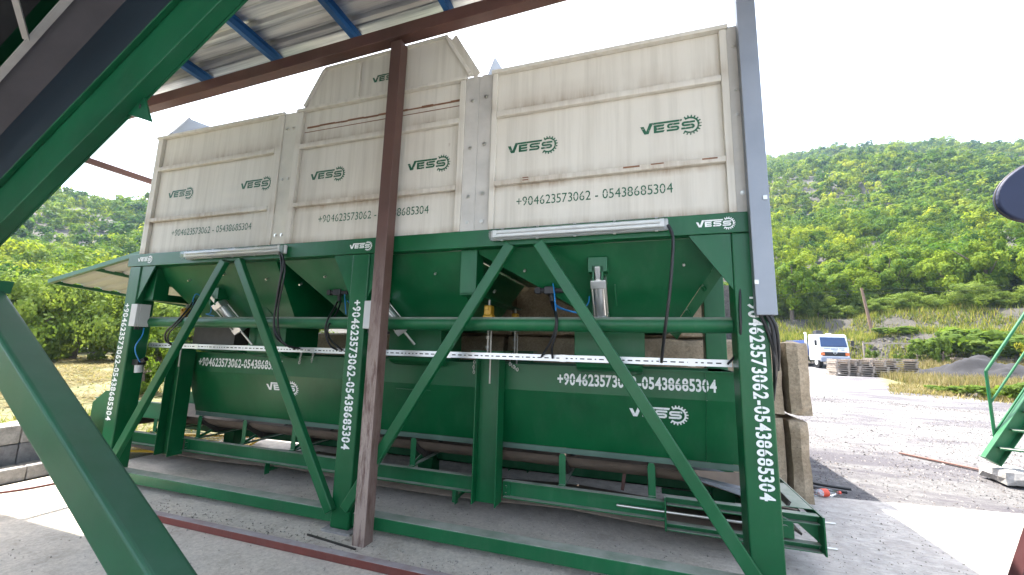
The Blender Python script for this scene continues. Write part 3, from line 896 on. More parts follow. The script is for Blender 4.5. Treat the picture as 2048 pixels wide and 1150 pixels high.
# support columns (H sections) with top plates, hung on the load cells
for x in (-5.475, -1.35):
    for y, s in ((3.50, 1), (4.56, 1)):
        c = MB().box(x - 0.115, x - 0.103, y, y + 0.17, 0.175, 1.50).box(x + 0.103, x + 0.115, y, y + 0.17, 0.175, 1.50).box(x - 0.103, x + 0.103, y + 0.085, y + 0.095, 0.175, 1.50)
        k = obj('column', c, G, WC, 0.003)
        obj('top_plate', MB().box(x - 0.16, x + 0.16, y - 0.02, y + 0.19, 1.502, 1.518), G, k)
        if y < 4: obj('end_bracket', MB().cyl((x + .15, 3.69, .24), (x + .15, 3.67, .24), .012, 6).cyl((x + .15, 3.69, .30), (x + .15, 3.67, .30), .012, 6).box(x + 0.116, x + 0.19, 3.69, 3.699, 0.2, 0.34), G2, k)
# troughed belt: upper run, its curved brown edge, and the sagging return run
bl = MB()
xs = [-6.9 + 0.3 * i for i in range(27)] + [1.1]
prof = [(3.735, 0.60), (3.80, 0.545), (3.93, 0.475), (4.12, 0.465), (4.30, 0.475), (4.43, 0.545), (4.49, 0.60)]
def edge_drop(x): return 0.0 if x < 0.15 else -0.17 * smooth(x, 0.15, 1.1)
vs = []
for x in xs:
    k = 1 - smooth(x, 0.1, 1.0)
    for y, z in prof:
        vs.append((x, y, 0.50 + (z - 0.50) * k + edge_drop(x) * 0.6))
n = len(prof)
bl.add(vs, [(i * n + k, (i + 1) * n + k, (i + 1) * n + k + 1, i * n + k + 1) for i in range(len(xs) - 1) for k in range(n - 1)], True)
bl.add([(a, b, c - 0.012) for a, b, c in vs], [(i * n + k, i * n + k + 1, (i + 1) * n + k + 1, (i + 1) * n + k) for i in range(len(xs) - 1) for k in range(n - 1)], True)
belt = obj('belt', bl, M['belt'], WC)
rb = MB()
vs = []
for x in xs:
    z = 0.165 - 0.05 * math.sin(math.pi * ((x + 6.9) % 3.1) / 3.1) - (0.0 if x < 0.3 else 0.0)
    vs += [(x, 3.78, z), (x, 4.44, z), (x, 4.44, z - 0.012), (x, 3.78, z - 0.012)]
rb.add(vs, [(i * 4 + k, i * 4 + (k + 1) % 4, (i + 1) * 4 + (k + 1) % 4, (i + 1) * 4 + k) for i in range(len(xs) - 1) for k in range(4)], True)
obj('return_belt', rb, M['belt'], belt)
# idler stations
for x in (-5.98, -5.20, -4.46, -3.72, -2.95, -2.20, -0.69, 0.06):
    idl = MB()
    for y, s in ((3.715, 1), (4.505, -1)):
        idl.prism([(x - 0.03, y, 0.362), (x - 0.03, y, 0.60), (x - 0.02, y, 0.63), (x + 0.02, y, 0.63), (x + 0.03, y, 0.60), (x + 0.03, y, 0.362)], (0, 0.008 * s, 0))
        idl.prism([(x - 0.03, y, 0.52), (x - 0.03, y + 0.06 * s, 0.362), (x - 0.03, y, 0.362)], (0.006, 0, 0))
    idl.box(x - 0.03, x + 0.03, 3.70, 4.52, 0.361, 0.372)
    idl.bar((x, 3.74, 0.38), (x, 3.98, 0.46), 0.012, 0.03)
    st = obj('idler_bracket', idl, G2, WC, 0.002)
    ro = MB().cyl((x, 3.735, 0.585), (x, 3.95, 0.425), 0.034, 14)
    ro.cyl((x, 3.96, 0.425), (x, 4.26, 0.425), 0.034, 14).cyl((x, 4.27, 0.425), (x, 4.485, 0.585), 0.034, 14)
    obj('idler_roller', ro, M['roller'], st)
# return rollers under the frame
for x in (-4.05, -1.72):
    k = MB().cyl((x, 3.74, 0.13), (x, 4.48, 0.13), 0.03, 12)
    k.box(x - 0.02, x + 0.02, 3.70, 3.71, 0.09, 0.214).box(x + .025, x + 0.032, 3.66, 3.72, 0.09, 0.214)
    obj('return_roller', k, G2, WC)
# tail take-up section
tu = MB()
channel(tu, 0.165, 1.205, 3.70, 0.335, 0.40, -1); channel(tu, 0.165, 1.205, 3.70, 0.15, 0.205, -1)
tu.box(0.15, 0.162, 3.62, 3.72, 0.15, 0.40)
tu.box(1.207, 1.22, 3.60, 3.74, 0.15, 0.41)
tu.prism([(1.205, 3.69, 0.334), (1.06, 3.69, 0.334), (1.205, 3.69, 0.206)], (0, 0.006, 0))
channel(tu, 0.165, 1.205, 4.52, 0.335, 0.40, 1); channel(tu, 0.165, 1.205, 4.52, 0.15, 0.205, 1)
tu.box(1.207, 1.22, 3.742, 4.58, 0.335, 0.41)
tu.prism([(1.203, 3.76, 0.404), (1.203, 4.4, 0.404), (1.08, 4.4, 0.404), (0.85, 3.76, 0.404)], (0, 0, 0.006))
tu.prism([(0.92, 4.40, 0.42), (1.0, 4.40, 0.42), (0.98, 4.40, 0.60), (0.93, 4.40, 0.60)], (0, 0.01, 0))
take = obj('take_up_frame', tu, G2, WC, 0.003)
sc = MB().cyl((-0.22, 3.655, 0.285), (0.95, 3.655, 0.285), 0.011, 8)
sc.frame((0.86, 3.655, 0.285), Vector((1, 0, 0)), Vector((0, 1, 0)), Vector((0, 0, 1)), 0.02, 0.02, 0.02)
sc.cyl((1.22, 3.66, 0.36), (1.30, 3.66, 0.36), 0.008, 6).cyl((1.22, 3.66, 0.19), (1.30, 3.66, 0.19), 0.008, 6)
obj('take_up_screw', sc, M['steel'], take)
br = MB()
br.prism([(0.92, 3.65, 0.22), (1.04, 3.65, 0.22), (1.04, 3.65, 0.33), (0.98, 3.65, 0.36), (0.92, 3.65, 0.33)], (0, 0.05, 0))
br.cyl((0.98, 3.648, 0.285), (0.98, 3.63, 0.285), 0.03, 12)
obj('bearing_block', br, G2, take, 0.004)
td = MB().cyl((0.98, 3.76, 0.30), (0.98, 4.46, 0.30), 0.045, 14)
for k in range(12):
    a = 2 * math.pi * k / 12
    td.frame((0.98 + 0.12 * math.cos(a), 4.11, 0.30 + 0.12 * math.sin(a)), Vector((-math.sin(a), 0, math.cos(a))), Vector((0, 1, 0)), Vector((math.cos(a), 0, math.sin(a))), 0.008, 0.34, 0.045)
obj('tail_drum', td, M['roller'], take)
ru = MB().prism([(0.32, 3.80, 0.585), (0.77, 3.80, 0.605), (0.77, 3.80, 0.50), (0.42, 3.80, 0.545)], (0, 0.01, 0))
obj('rubber_skirt', ru, M['belt'], WC)
tp = MB().prism([(0.30, 3.74, 0.555), (0.80, 3.74, 0.475), (0.80, 3.74, 0.44), (0.78, 3.74, 0.435)], (0, 0.5, 0.0))
obj('spill_plate', tp, M['galv'], WC)
# rear posts seen under the belt
obj('frame_strut', MB().bar((-0.19, 4.02, 0.30), (-0.16, 4.02, 0.50), 0.06, 0.03), M['brown'], WC)
# head end at the left: side plates and drive
he = MB().box(-7.05, -5.60, 3.62, 3.632, 0.56, 0.742).box(-7.05, -5.60, 3.60, 3.66, 0.741, 0.752)
he.box(-6.80, -6.70, 3.555, 3.63, 0.6, 0.7)
he.prism([(-6.98, 3.55, 0.30), (-6.55, 3.55, 0.30), (-6.55, 3.55, 0.86), (-6.75, 3.55, 0.86), (-6.98, 3.55, 0.70)], (0, 0.012, 0))
obj('head_plate', MB().box(-7.05, -5.60, 4.56, 4.572, 0.40, 0.76), G2, WC)
hd_ = obj('head_plate', he, G2, WC)
obj('drive_drum', MB().cyl((-6.8, 3.68, 0.48), (-6.8, 4.5, 0.48), 0.13, 20), M['roller'], hd_)
# chains with snap hooks hanging on the hopper rim
def chain(p0, n, label, rnd, snag=False):
    mb = MB()
    p = Vector(p0)
    for i in range(n):
        ang = (i % 2) * math.pi / 2 + 0.3
        L_ = 0.028
        ex = Vector((math.cos(ang), math.sin(ang), 0))
        pts = []
        for k in range(13):
            t = 2 * math.pi * k / 12
            off = ex * (0.0085 * math.cos(t)) + Vector((0, 0, 0.016 * math.sin(t)))
            pts.append(p + off)
        mb.tube(pts, 0.0035, 5, 1)
        p = p + Vector((rnd.uniform(-.004, .004) + (0.018 if snag else 0), -0.001, -0.024 if not snag else -0.012))
    o = obj('hook_chain', mb, M['steel'])
    tag(o, label, 'chain', 'chains hanging from the hopper rim')
rc = random.Random(7)
chain(at(383, 702, 3.665), 5, 'short chain hanging at the hopper corner beside the left column', rc)
chain(at(602, 708, 3.665), 5, 'bright chain hanging left in the close pair beside the left middle brace', rc)
chain(at(626, 710, 3.665), 4, 'bright chain hanging right in the close pair left of the middle leg', rc)
chain(at(949, 724, 3.665), 5, 'short chain hanging just left of the tall H column', rc)
chain(at(1020, 728, 3.665), 5, 'small tangled chain just right of the tall H column', rc, True)
chain(at(1473, 742, 3.665), 5, 'chain with snap hook at the hopper end by the right leg', rc, True)

# ================================================================== SERVICES ON THE STATION
# slotted cable tray between the legs
ct = MB()
for a, b in ((-5.457, -2.535), (-2.335, 0.607)):
    ct.box(a, b, 3.196, 3.199, 1.455, 1.505).box(a, b, 3.199, 3.24, 1.5035, 1.505)
tray = obj('cable_tray', ct, M['zinc_tray'])
tag(tray, 'slotted galvanised cable tray running between the green legs above the hopper', 'cable tray')
sl_m = MB()
rs_ = random.Random(2)
for a, b in ((-5.42, -2.56), (-2.31, 0.58)):
    x = a
    while x < b - 0.06:
        l = (0.035, 0.012, 0.035, 0.018)[int(rs_.random() * 4)]
        sl_m.box(x, x + l, 3.1948, 3.1957, 1.475, 1.484)
        x += l + 0.022
obj('slot_row', sl_m, M['darkslot'], tray)
js = MB()
for x in (-4.7, -3.1, -1.62, -0.62, 0.32): js.box(x, x + 0.05, 3.1915, 3.1945, 1.452, 1.507)
obj('joint_sleeve', js, M['alu'], tray)
# twin fluorescent battens
def clear_plastic():
    m, t, b, o = mat('clear_diffuser')
    t.nodes.remove(b)
    tr = N(t, 'ShaderNodeBsdfTransparent'); tr.inputs[0].default_value = (0.93, 0.95, 0.96, 1)
    gl = N(t, 'ShaderNodeBsdfGlossy'); gl.inputs['Roughness'].default_value = 0.08
    lw = N(t, 'ShaderNodeLayerWeight'); lw.inputs[0].default_value = 0.35
    ms = N(t, 'ShaderNodeMixShader')
    L(t, ramp(t, lw.outputs['Fresnel'], [(0.0, 0.05), (1.0, 0.6)]), ms.inputs[0]); L(t, tr.outputs[0], ms.inputs[1]); L(t, gl.outputs[0], ms.inputs[2])
    L(t, ms.outputs[0], o.inputs['Surface'])
    return m
M['clear'] = clear_plastic()
M['tube'] = plain('lamp_glass', (0.85, 0.86, 0.84), 0.25)
M['white_enamel'] = plain('white_enamel', (0.78, 0.78, 0.76), 0.3)
def batten(x0, x1, label):
    L0 = empty('batten_light', ((x0 + x1) / 2, 2.95, 2.41), label, 'batten light')
    ba = MB().box(x0, x1, 2.955, 2.992, 2.412, 2.498)
    b = obj('housing', ba, M['pvc_grey'], L0, 0.012, 3)
    obj('reflector_tray', MB().box(x0 + .03, x1 - .03, 2.951, 2.9545, 2.43, 2.485), M['white_enamel'], b)
    tb = MB()
    for z in (2.440, 2.472): tb.cyl((x0 + 0.05, 2.932, z), (x1 - 0.05, 2.932, z), 0.013, 10)
    tu_ = obj('lamp_tube', tb, M['tube'], L0)
    en = MB()
    for x in (x0 + 0.03, x1 - 0.06): en.box(x, x + 0.03, 2.922, 2.95, 2.428, 2.486)
    obj('lamp_holder', en, M['white_enamel'], L0)
    # clear lid: open box with rounded shoulder
    lid = MB()
    pr = [(2.953, 2.407), (2.925, 2.410), (2.904, 2.424), (2.897, 2.455), (2.904, 2.486), (2.925, 2.500), (2.953, 2.503)]
    for i in range(len(pr) - 1):
        (ya, za), (yb, zb) = pr[i], pr[i + 1]
        lid.add([(x0 + .006, ya, za), (x1 - .006, ya, za), (x1 - .006, yb, zb), (x0 + .006, yb, zb)], [(0, 1, 2, 3)], True)
    for x in (x0 + .006, x1 - .006): lid.add([(x, y, z) for y, z in pr], [tuple(range(len(pr)))])
    obj('diffuser', lid, M['clear'], L0)
    cl = MB()
    k = x0 + 0.09
    while k < x1 - 0.05:
        cl.box(k, k + 0.02, 2.945, 2.962, 2.500, 2.507).box(k, k + 0.02, 2.945, 2.962, 2.403, 2.410)
        k += (x1 - x0 - 0.18) / 4
    obj('lid_clip', cl, M['pvc_grey'], L0)
batten(-1.15, 0.205, 'long clear batten light on the green beam under the right bin')
batten(-4.69, -3.305, 'long clear batten light on the green beam under the left bin')
# junction boxes beside the legs
def jbox(x, label):
    j = obj('junction_box', MB().box(x, x + 0.105, 3.0, 3.10, 1.685, 1.935), M['pvc_grey'], None, 0.004)
    obj('lid', MB().box(x + 0.003, x + 0.102, 2.965, 2.9985, 1.687, 1.933), M['pvc_grey'], j, 0.004)
    gl = MB()
    for k in range(3): gl.cyl((x + 0.03, 3.02 + 0.03 * k, 1.684), (x + 0.03, 3.02 + 0.03 * k, 1.65), 0.011, 8)
    obj('cable_gland', gl, M['black'], j)
    tag(j, label, 'junction box')
jbox(-5.455, 'pale grey junction box on the side of the left green leg')
jbox(-2.334, 'pale grey junction box half hidden behind the brown post')
# conduit cover on the right leg, with cables leaving its lower end
cv = MB().box(0.715, 0.835, 2.93, 2.994, 1.80, 5.2)
cond = obj('cable_cover', cv, M['galv'], None, 0.004)
tag(cond, 'tall galvanised cable cover strapped to the right leg and right bin', 'cable cover')
cb = MB()
for px, py in ((1530, 395), (1513, 564)):
    p = at(px, py, 2.928); cb.box(p.x - .012, p.x + .012, 2.922, 2.929, p.z - .014, p.z + .014)
obj('screw_tab', cb, M['steel'], cond)
def cable(name, pts, r, material, label, cat='cable', group=None):
    mb = MB()
    for p in pts: mb.tube(p, r, 7, 6)
    o = obj(name, mb, material)
    return tag(o, label, cat, group)
BK, BU = M['black'], M['hose_blue']
CG = 'black cables dropping to the cable tray'
cable('power_cable', [[at(1531, 628, 2.965), at(1545, 655, 2.97), at(1550, 700, 2.98), at(1552, 740, 3.05), at(1546, 800, 3.2)],
                [at(1538, 628, 2.965), at(1552, 655, 2.97), at(1557, 700, 3.0), at(1556, 740, 3.1)],
                [at(1520, 628, 2.965), at(1533, 655, 2.985), at(1545, 690, 2.985), at(1549, 725, 3.0), at(1550, 760, 3.1)]], 0.012, BK, 'bundle of black cables leaving the lower end of the galvanised cover')
cable('power_cable', [[at(1336, 450, 2.95), at(1345, 470, 2.93), at(1346, 500, 2.92), at(1340, 580, 2.92), at(1330, 660, 2.98), at(1323, 724, 3.18)]], 0.0115, BK, 'black cable dropping from the right batten light to the tray', group=CG)
cable('power_cable', [[at(559, 503, 2.95), at(567, 520, 2.93), at(560, 570, 2.95), at(548, 640, 2.98), at(553, 675, 3.02), at(580, 695, 3.18)], [at(560, 505, 2.95), at(563, 540, 2.93), at(553, 600, 2.95), at(549, 655, 3.0), at(570, 688, 3.05), at(600, 697, 3.19)],
                [at(561, 507, 2.96), at(570, 540, 2.94), at(556, 620, 2.97), at(562, 680, 3.05), at(590, 698, 3.19)]], 0.009, BK, 'three black cables dropping from the left batten light to the tray', group=CG)
cable('power_cable', [[at(680, 588, 3.42), at(672, 610, 3.3), at(655, 640, 3.05), at(651, 665, 3.05), at(660, 690, 3.1), at(674, 700, 3.19)], [at(684, 590, 3.4), at(676, 620, 3.25), at(656, 655, 3.05), at(662, 680, 3.1), at(685, 701, 3.19)]], 0.0095, BK, 'black cable pair looping just left of the middle leg', group=CG)
cable('power_cable', [[at(388, 598, 3.3), at(378, 615, 3.2), at(352, 645, 3.05), at(333, 662, 3.05), at(331, 680, 3.1), at(345, 691, 3.19)], [at(392, 600, 3.3), at(382, 620, 3.2), at(358, 645, 3.06), at(337, 668, 3.06), at(338, 685, 3.12), at(352, 692, 3.19)]], 0.0095, BK, 'black cable pair looping behind the leftmost brace', group=CG)
cable('power_cable', [[at(1098, 590, 3.36), at(1104, 610, 3.25), at(1111, 630, 3.07), at(1111, 655, 3.06), at(1100, 685, 3.1), at(1083, 713, 3.18)], [at(1102, 592, 3.36), at(1108, 612, 3.25), at(1114, 635, 3.07), at(1112, 665, 3.06), at(1104, 695, 3.1), at(1105, 716, 3.18)]], 0.009, BK, 'forked black cables from the right valve block to the tray', group=CG)
cable('power_cable', [[at(1480, 560, 3.02), at(1480, 610, 2.99), at(1481, 665, 3.0), at(1474, 705, 3.1), at(1456, 728, 3.19)]], 0.008, BK, 'black cable curving down beside the right leg into the tray', group=CG)
HG = 'blue air hoses'
cable('air_hose', [[at(1100, 572, 3.34), at(1104, 563, 3.3), at(1108, 580, 3.2), at(1112, 628, 3.13)], [at(1106, 598, 3.33), at(1115, 612, 3.3), at(1140, 622, 3.22), at(1160, 623, 3.25), at(1176, 607, 3.3), at(1179, 590, 3.33)], [at(1104, 606, 3.33), at(1120, 617, 3.3), at(1150, 625, 3.22), at(1166, 626, 3.25)]], 0.0055, BU, 'bright blue air hoses by the right valve block and cylinder', 'air hose', HG)
cable('air_hose', [[at(288, 656, 3.1), at(284, 672, 3.08), at(272, 690, 3.0), at(271, 705, 3.0), at(280, 724, 3.08)]], 0.006, BU, 'blue air hose curving down the left leg below the junction box', 'air hose', HG)
cable('air_hose', [[at(387, 618, 3.3), at(386, 600, 3.25), at(392, 588, 3.25), at(402, 592, 3.3)], [at(424, 602, 3.34), at(421, 625, 3.2), at(412, 628, 3.18), at(428, 632, 3.2)]], 0.005, BU, 'thin blue air hoses by the left hopper cylinder', 'air hose', HG)
cable('air_hose', [[at(689, 574, 3.4), at(690, 600, 3.2), at(692, 628, 3.12)], [at(690, 595, 3.4), at(697, 604, 3.3), at(702, 612, 3.2)]], 0.005, BU, 'thin blue air hose just left of the middle leg', 'air hose', HG)
def valve(px, py, Y, label):
    p = at(px, py, Y)
    v = MB().frame(p, Vector((1, 0, 0)), Vector((0, 1, 0)), Vector((0, 0, 1)), 0.045, 0.03, 0.032)
    o = obj('valve_block', v, BK, None, 0.006)
    c = MB().cyl(p + Vector((-0.045, 0, 0)), p + Vector((-0.13, 0, 0.005)), 0.022, 12).cyl(p + Vector((0.045, 0, 0)), p + Vector((0.12, 0, -0.004)), 0.02, 12)
    c.frame(p + Vector((-0.10, 0, 0)), Vector((1, 0, 0)), Vector((0, 1, 0)), Vector((0, 0, 1)), 0.02, 0.028, 0.026).cyl(p + Vector((0.01, 0, -0.03)), p + Vector((0.02, 0.0, -0.09)), 0.018, 10)
    obj('solenoid', c, M['darkslot'], o)
    st = MB().frame(p + Vector((0, 0.06, 0.01)), Vector((1, 0, 0)), Vector((0, 1, 0)), Vector((0, 0, 1)), 0.02, 0.04, 0.02)
    obj('mounting_lug', st, G, o)
    tag(o, label, 'valve', 'air valves on the hoppers')
valve(1100, 581, 3.26, 'black air valve block on the right hopper between braces')
valve(677, 585, 3.28, 'small black air valve beside the middle leg')
sock = obj('air_regulator', MB().frame(at(278, 724, 3.1), Vector((1, 0, 0)), Vector((0, 1, 0)), Vector((0, 0, 1)), 0.05, 0.04, 0.03).cyl(at(280, 724, 3.1), at(292, 718, 3.1), 0.025, 10), BK)
tag(sock, 'small black air regulator with clear bowl on the left leg', 'regulator')
obj('bowl', MB().cyl(at(277, 730, 3.1), at(276, 745, 3.1), 0.035, 12), M['pvc_grey'], sock)
# fluorescent canopy at the left end: lean-to roof of ribbed sheet
cn = empty('lean_to_canopy', (-6.8, 4.2, 2.2), 'green edged lean-to canopy with pale ribbed sheets left of the station', 'canopy')
A_ = at(100, 563, 3.55); _b = at(256, 515, 3.55)
B_ = A_ + (_b - A_) * ((-5.72 - A_.x) / (_b.x - A_.x))
C_ = atX(395, 616, A_.x); D_ = C_ + (B_ - A_)
sh = MB()
u_ = (C_ - A_)
nr = 9
pts = []
for i in range(nr * 4 + 1):
    k = i % 4
    h = (0.0, 0.035, 0.035, 0.0)[k]
    t = (i // 4 + (0, 0.12, 0.45, 0.57)[k]) / nr
    if t > 1: break
    pts.append((t, h))
vs = []
for t, h in pts:
    vs += [A_ + u_ * t + Vector((0, 0, h + 0.01)), B_ + u_ * t + Vector((0, 0, h + 0.01))]
sh.add(vs, [(2 * i, 2 * i + 1, 2 * i + 3, 2 * i + 2) for i in range(len(pts) - 1)])
M['sheet_pale'] = plain('pale_ribbed_sheet', (0.50, 0.49, 0.49), 0.5, 0, 0.1, 3)
obj('ribbed_sheet', sh, M['sheet_pale'], cn)
fr_ = MB()
fr_.bar(A_, B_, 0.05, 0.06).bar(A_, C_, 0.05, 0.05).bar(B_, D_, 0.05, 0.05).bar(C_, D_, 0.05, 0.05)
for k in (0.35, 0.7): fr_.bar(A_.lerp(B_, k), C_.lerp(D_, k), 0.04, 0.05)
obj('frame', fr_, G, cn)
pst = MB().cyl(C_.lerp(D_, 0.55) - Vector((0, 0, 0.02)), Vector((C_.lerp(D_, 0.55).x, C_.y, 0.0)), 0.035, 10)
obj('post', pst, M['roller'], cn)

# ================================================================== SHED ROOF, POSTS, FOREGROUND CONVEYOR
post = obj('roof_post', MB().box(-2.178, -2.066, 2.85, 2.962, -0.004, 4.372), M['post'], None, 0.006)
tag(post, 'scuffed dark brown steel post standing in front of the middle bin', 'post')
shed = empty('shed_roof', (-2.5, 1.0, 4.3), 'open shed roof of bare corrugated sheet on blue purlins and a brown beam', 'roof')
def rz(x): return 4.475 + 0.034 * (x + 2.15)      # beam centre height
bmr = MB().bar((-7.4, 2.905, rz(-7.4)), (1.6, 2.905, rz(1.6)), 0.11, 0.13)
obj('beam', bmr, M['brown'], shed, 0.006)
for x in (-6.75, -5.72, -4.70, -3.67, -2.66, -1.64, -0.62, 0.4, 1.3):
    pm = MB()
    h0 = rz(x) + 0.067
    a = Vector((x, 2.955, h0)); b = Vector((x - 0.03, -3.4, h0 + 0.35))
    up = Vector((0, 0, 1))
    for dx, wd, dz, hh in ((0, 0.006, 0.055, 0.11), (0.025, 0.05, 0.003, 0.006), (0.025, 0.05, 0.107, 0.006)):
        pm.bar(a + Vector((dx, 0, dz)), b + Vector((dx, 0, dz)), wd, hh)
    q = obj('purlin', pm, M['blue'], shed)
    sc_ = MB()
    for k in range(8):
        p = a.lerp(b, 0.03 + k * 0.12) + Vector((-0.02, 0, 0.095))
        sc_.cyl(p, p + Vector((0, 0, -0.03)), 0.008, 6)
    obj('roof_screw', sc_, M['steel'], q)
def roof_sheet():
    m, t, b, o = mat('bare_zinc_sheet')
    n1 = noise(t, pos(t, (0.35, 9, 1)), 1.6, 4, 0.6)  # streaks along the ribs imitate reflected light
    L(t, mix(t, ramp(t, n1, [(0.35, 0.0), (0.65, 1.0)]), (0.30, 0.32, 0.37), (0.80, 0.80, 0.80)), b.inputs['Base Color'])
    b.inputs['Metallic'].default_value = 0.9
    L(t, ramp(t, noise(t, pos(t, (1, 1, 1)), 5, 4), [(0.3, 0.36), (0.7, 0.52)]), b.inputs['Roughness'])
    return m
M['roof'] = roof_sheet()
rf = MB()
ys = []; 
pitch_ = 0.24
n_r = int(6.7 / pitch_)
prof_ = []
for i in range(n_r):
    y = 3.20 - i * pitch_
    prof_ += [(y, 0), (y - 0.10, 0), (y - 0.10, 0.008), (y - 0.115, 0.008), (y - 0.115, 0), (y - 0.16, 0), (y - 0.170, 0.045), (y - 0.222, 0.045), (y - 0.232, 0)]
rows = []
for y, h in prof_:
    dz = (2.955 - y) * 0.0553
    row = []
    for x in (-7.5, 1.7): row.append((x, y, rz(x) + 0.067 + 0.118 + dz + h))
    rows.append(row)
vs = [p for row in rows for p in row]
rf.add(vs, [(2 * i, 2 * i + 1, 2 * i + 3, 2 * i + 2) for i in range(len(rows) - 1)])
# bright streaks of reflected light are painted into the sheet colour
obj('corrugated_sheet', rf, M['roof'], shed)
for (x, y) in ((-6.2, -3.3), (1.5, -3.3), (-6.2, 1.5)):
    ps = MB().box(x - .05, x + .05, y - .05, y + .05, 0, rz(x) + 0.34 - 0.055 * max(0, y + 3.3))
    obj('post', ps, M['brown'], shed)
ps = MB().bar((-6.3, -3.3, rz(-6.3) + 0.345), (1.6, -3.3, rz(1.6) + 0.345), 0.1, 0.09)
obj('rear_beam', ps, M['brown'], shed)
# thin brown tie bar behind the left bin
tb_ = MB().bar((-6.4, 1.0, 3.67), (-6.4, 6.2, 3.73), 0.05, 0.07).bar((-6.4, 0.97, 0.0), (-6.4, 0.97, 3.70), 0.06, 0.06).bar((-6.4, 6.2, 3.73), (-3.0, 6.2, 3.73), 0.05, 0.07).bar((-3.0, 6.2, 0), (-3.0, 6.2, 3.73), 0.06, 0.06)
tag(obj('tie_bar', tb_, M['brown']), 'thin brown steel bar crossing the sky behind the left bin', 'bar')
# red oxide sill channel on the floor
sill = MB().box(-4.45, 2.9, 2.60, 2.665, 0.001, 0.055)
tag(obj('floor_channel', sill, M['sill'], None, 0.004), 'dusty red brown steel channel lying along the floor in front', 'channel')

# foreground inclined conveyor, seen from below
FC = empty('inclined_conveyor', (-4.5, 1.0, 0), 'dark inclined belt conveyor passing close overhead in the upper left corner', 'conveyor')
def ln(p, q, t):  # point along an image line
    return (p[0] + (q[0] - p[0]) * t, p[1] + (q[1] - p[1]) * t)
def strip(p, q, Y, ta=-0.5, tb=1.45):
    return at(*ln(p, q, ta), Y), at(*ln(p, q, tb), Y)
a0, b0 = strip((0, 488), (490, 0), 1.30)
ax = (b0 - a0).normalized(); upn = Vector((-ax.z, 0, ax.x))      # perpendicular, upward
def onaxis(h, Y): return a0 + upn * h + Vector((0, Y - 1.30, 0)), b0 + upn * h + Vector((0, Y - 1.30, 0))
def offset_for(px, Y):
    """height over the bottom edge of the image point at plane Y"""
    p = at(*px, Y) - Vector((a0.x, Y, a0.z))
    return p.dot(upn)
h2 = offset_for((0, 375), 1.30); h3 = offset_for((0, 271), 1.33)
def slab(mb, ya, yb, ha, hb):
    pts = [a0 + upn * ha, b0 + upn * ha, b0 + upn * hb, a0 + upn * hb]
    pts = [Vector((p.x, ya, p.z)) for p in pts]
    mb.prism(pts, (0, yb - ya, 0))
gd = MB()
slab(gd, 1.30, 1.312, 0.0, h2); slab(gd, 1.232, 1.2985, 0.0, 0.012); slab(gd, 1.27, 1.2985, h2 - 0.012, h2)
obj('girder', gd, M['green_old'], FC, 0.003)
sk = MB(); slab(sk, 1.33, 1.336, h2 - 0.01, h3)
obj('shade_strip', sk, plain('navy_shade', (0.006, 0.016, 0.026), 0.5, 0, 0.3, 4), FC)  # dark navy strip, shade of the recess put into its colour
# belt underside: near edge found where it meets the pale angle
Yb = 1.30
while offset_for((0, 164), Yb) > h3 and Yb > 0.4: Yb -= 0.005
bu = MB(); slab(bu, Yb, 1.33, h3, h3 + 0.012)
M['belt_dark'] = plain('dusty_belt_underside', (0.085, 0.08, 0.09), 0.8, 0, 0.35, 3)
obj('belt', bu, M['belt_dark'], FC)
M['dusty_angle'] = plain('dusty_pale_steel', (0.34, 0.33, 0.32), 0.7, 0, 0.25, 9)
cvr = MB(); slab(cvr, Yb - 0.1, 1.34, h3 + 0.20, h3 + 0.21); slab(cvr, 1.341, 1.348, h3 - 0.01, h3 + 0.21)
obj('belt_sun_block', cvr, M['green_old'], FC)  # hidden sheet added to keep sunlight off the belt
an = MB(); slab(an, Yb - 0.038, Yb - 0.002, h3 - 0.02, h3 - 0.012)
p0, p1 = at(53, 80, Yb - 0.03), at(20, -40, Yb - 0.25)
an.bar(p0, p1, 0.030, 0.01, up=(0, 0.3, 1))
obj('angle_frame', an, M['dusty_angle'], FC)
dp = MB(); slab(dp, Yb - 0.95, Yb - 0.066, h3 + 0.06, h3 + 0.075)
obj('chute_panel', dp, M['black'], FC)
# added sun block over the belt and far support frame (out of the picture)
sp_ = MB()
for x in (-5.2, -3.9):
    zt = a0.z + (x - a0.x) / (b0.x - a0.x) * (b0.z - a0.z)
    if zt > 0.3: sp_.box(x - .08, x + .08, Yb - 0.93, Yb - 0.80, 0, zt - 0.01)
if sp_.v: obj('support_leg', sp_, M['green_old'], FC)
gt_ = MB().prism([at(241, 223, 1.29), at(287, 192, 1.29), at(301, 243, 1.29)], (0, 0.012, 0))
gp_ = obj('gusset_plate', gt_, M['green_old'], FC)
obj('bolt_hole', MB().ball(at(280, 212, 1.288), 0.009, 8, (1, .2, 1.7)), M['darkslot'], gp_)
dots = MB().ball(at(219, 238, 1.296), 0.016, 10, (1.2, 0.15, 0.8))
obj('primer_spot', dots, plain('orange_primer', (0.5, 0.18, 0.09), 0.6), FC)
obj('chalk_spot', MB().ball(at(260, 198, 1.296), 0.015, 10, (1.2, 0.15, 0.8)), M['dusty_angle'], FC)
obj('rust_run', MB().bar(at(243, 226, 1.292), at(291, 190, 1.292), 0.012, 0.014), M['rust'], FC)
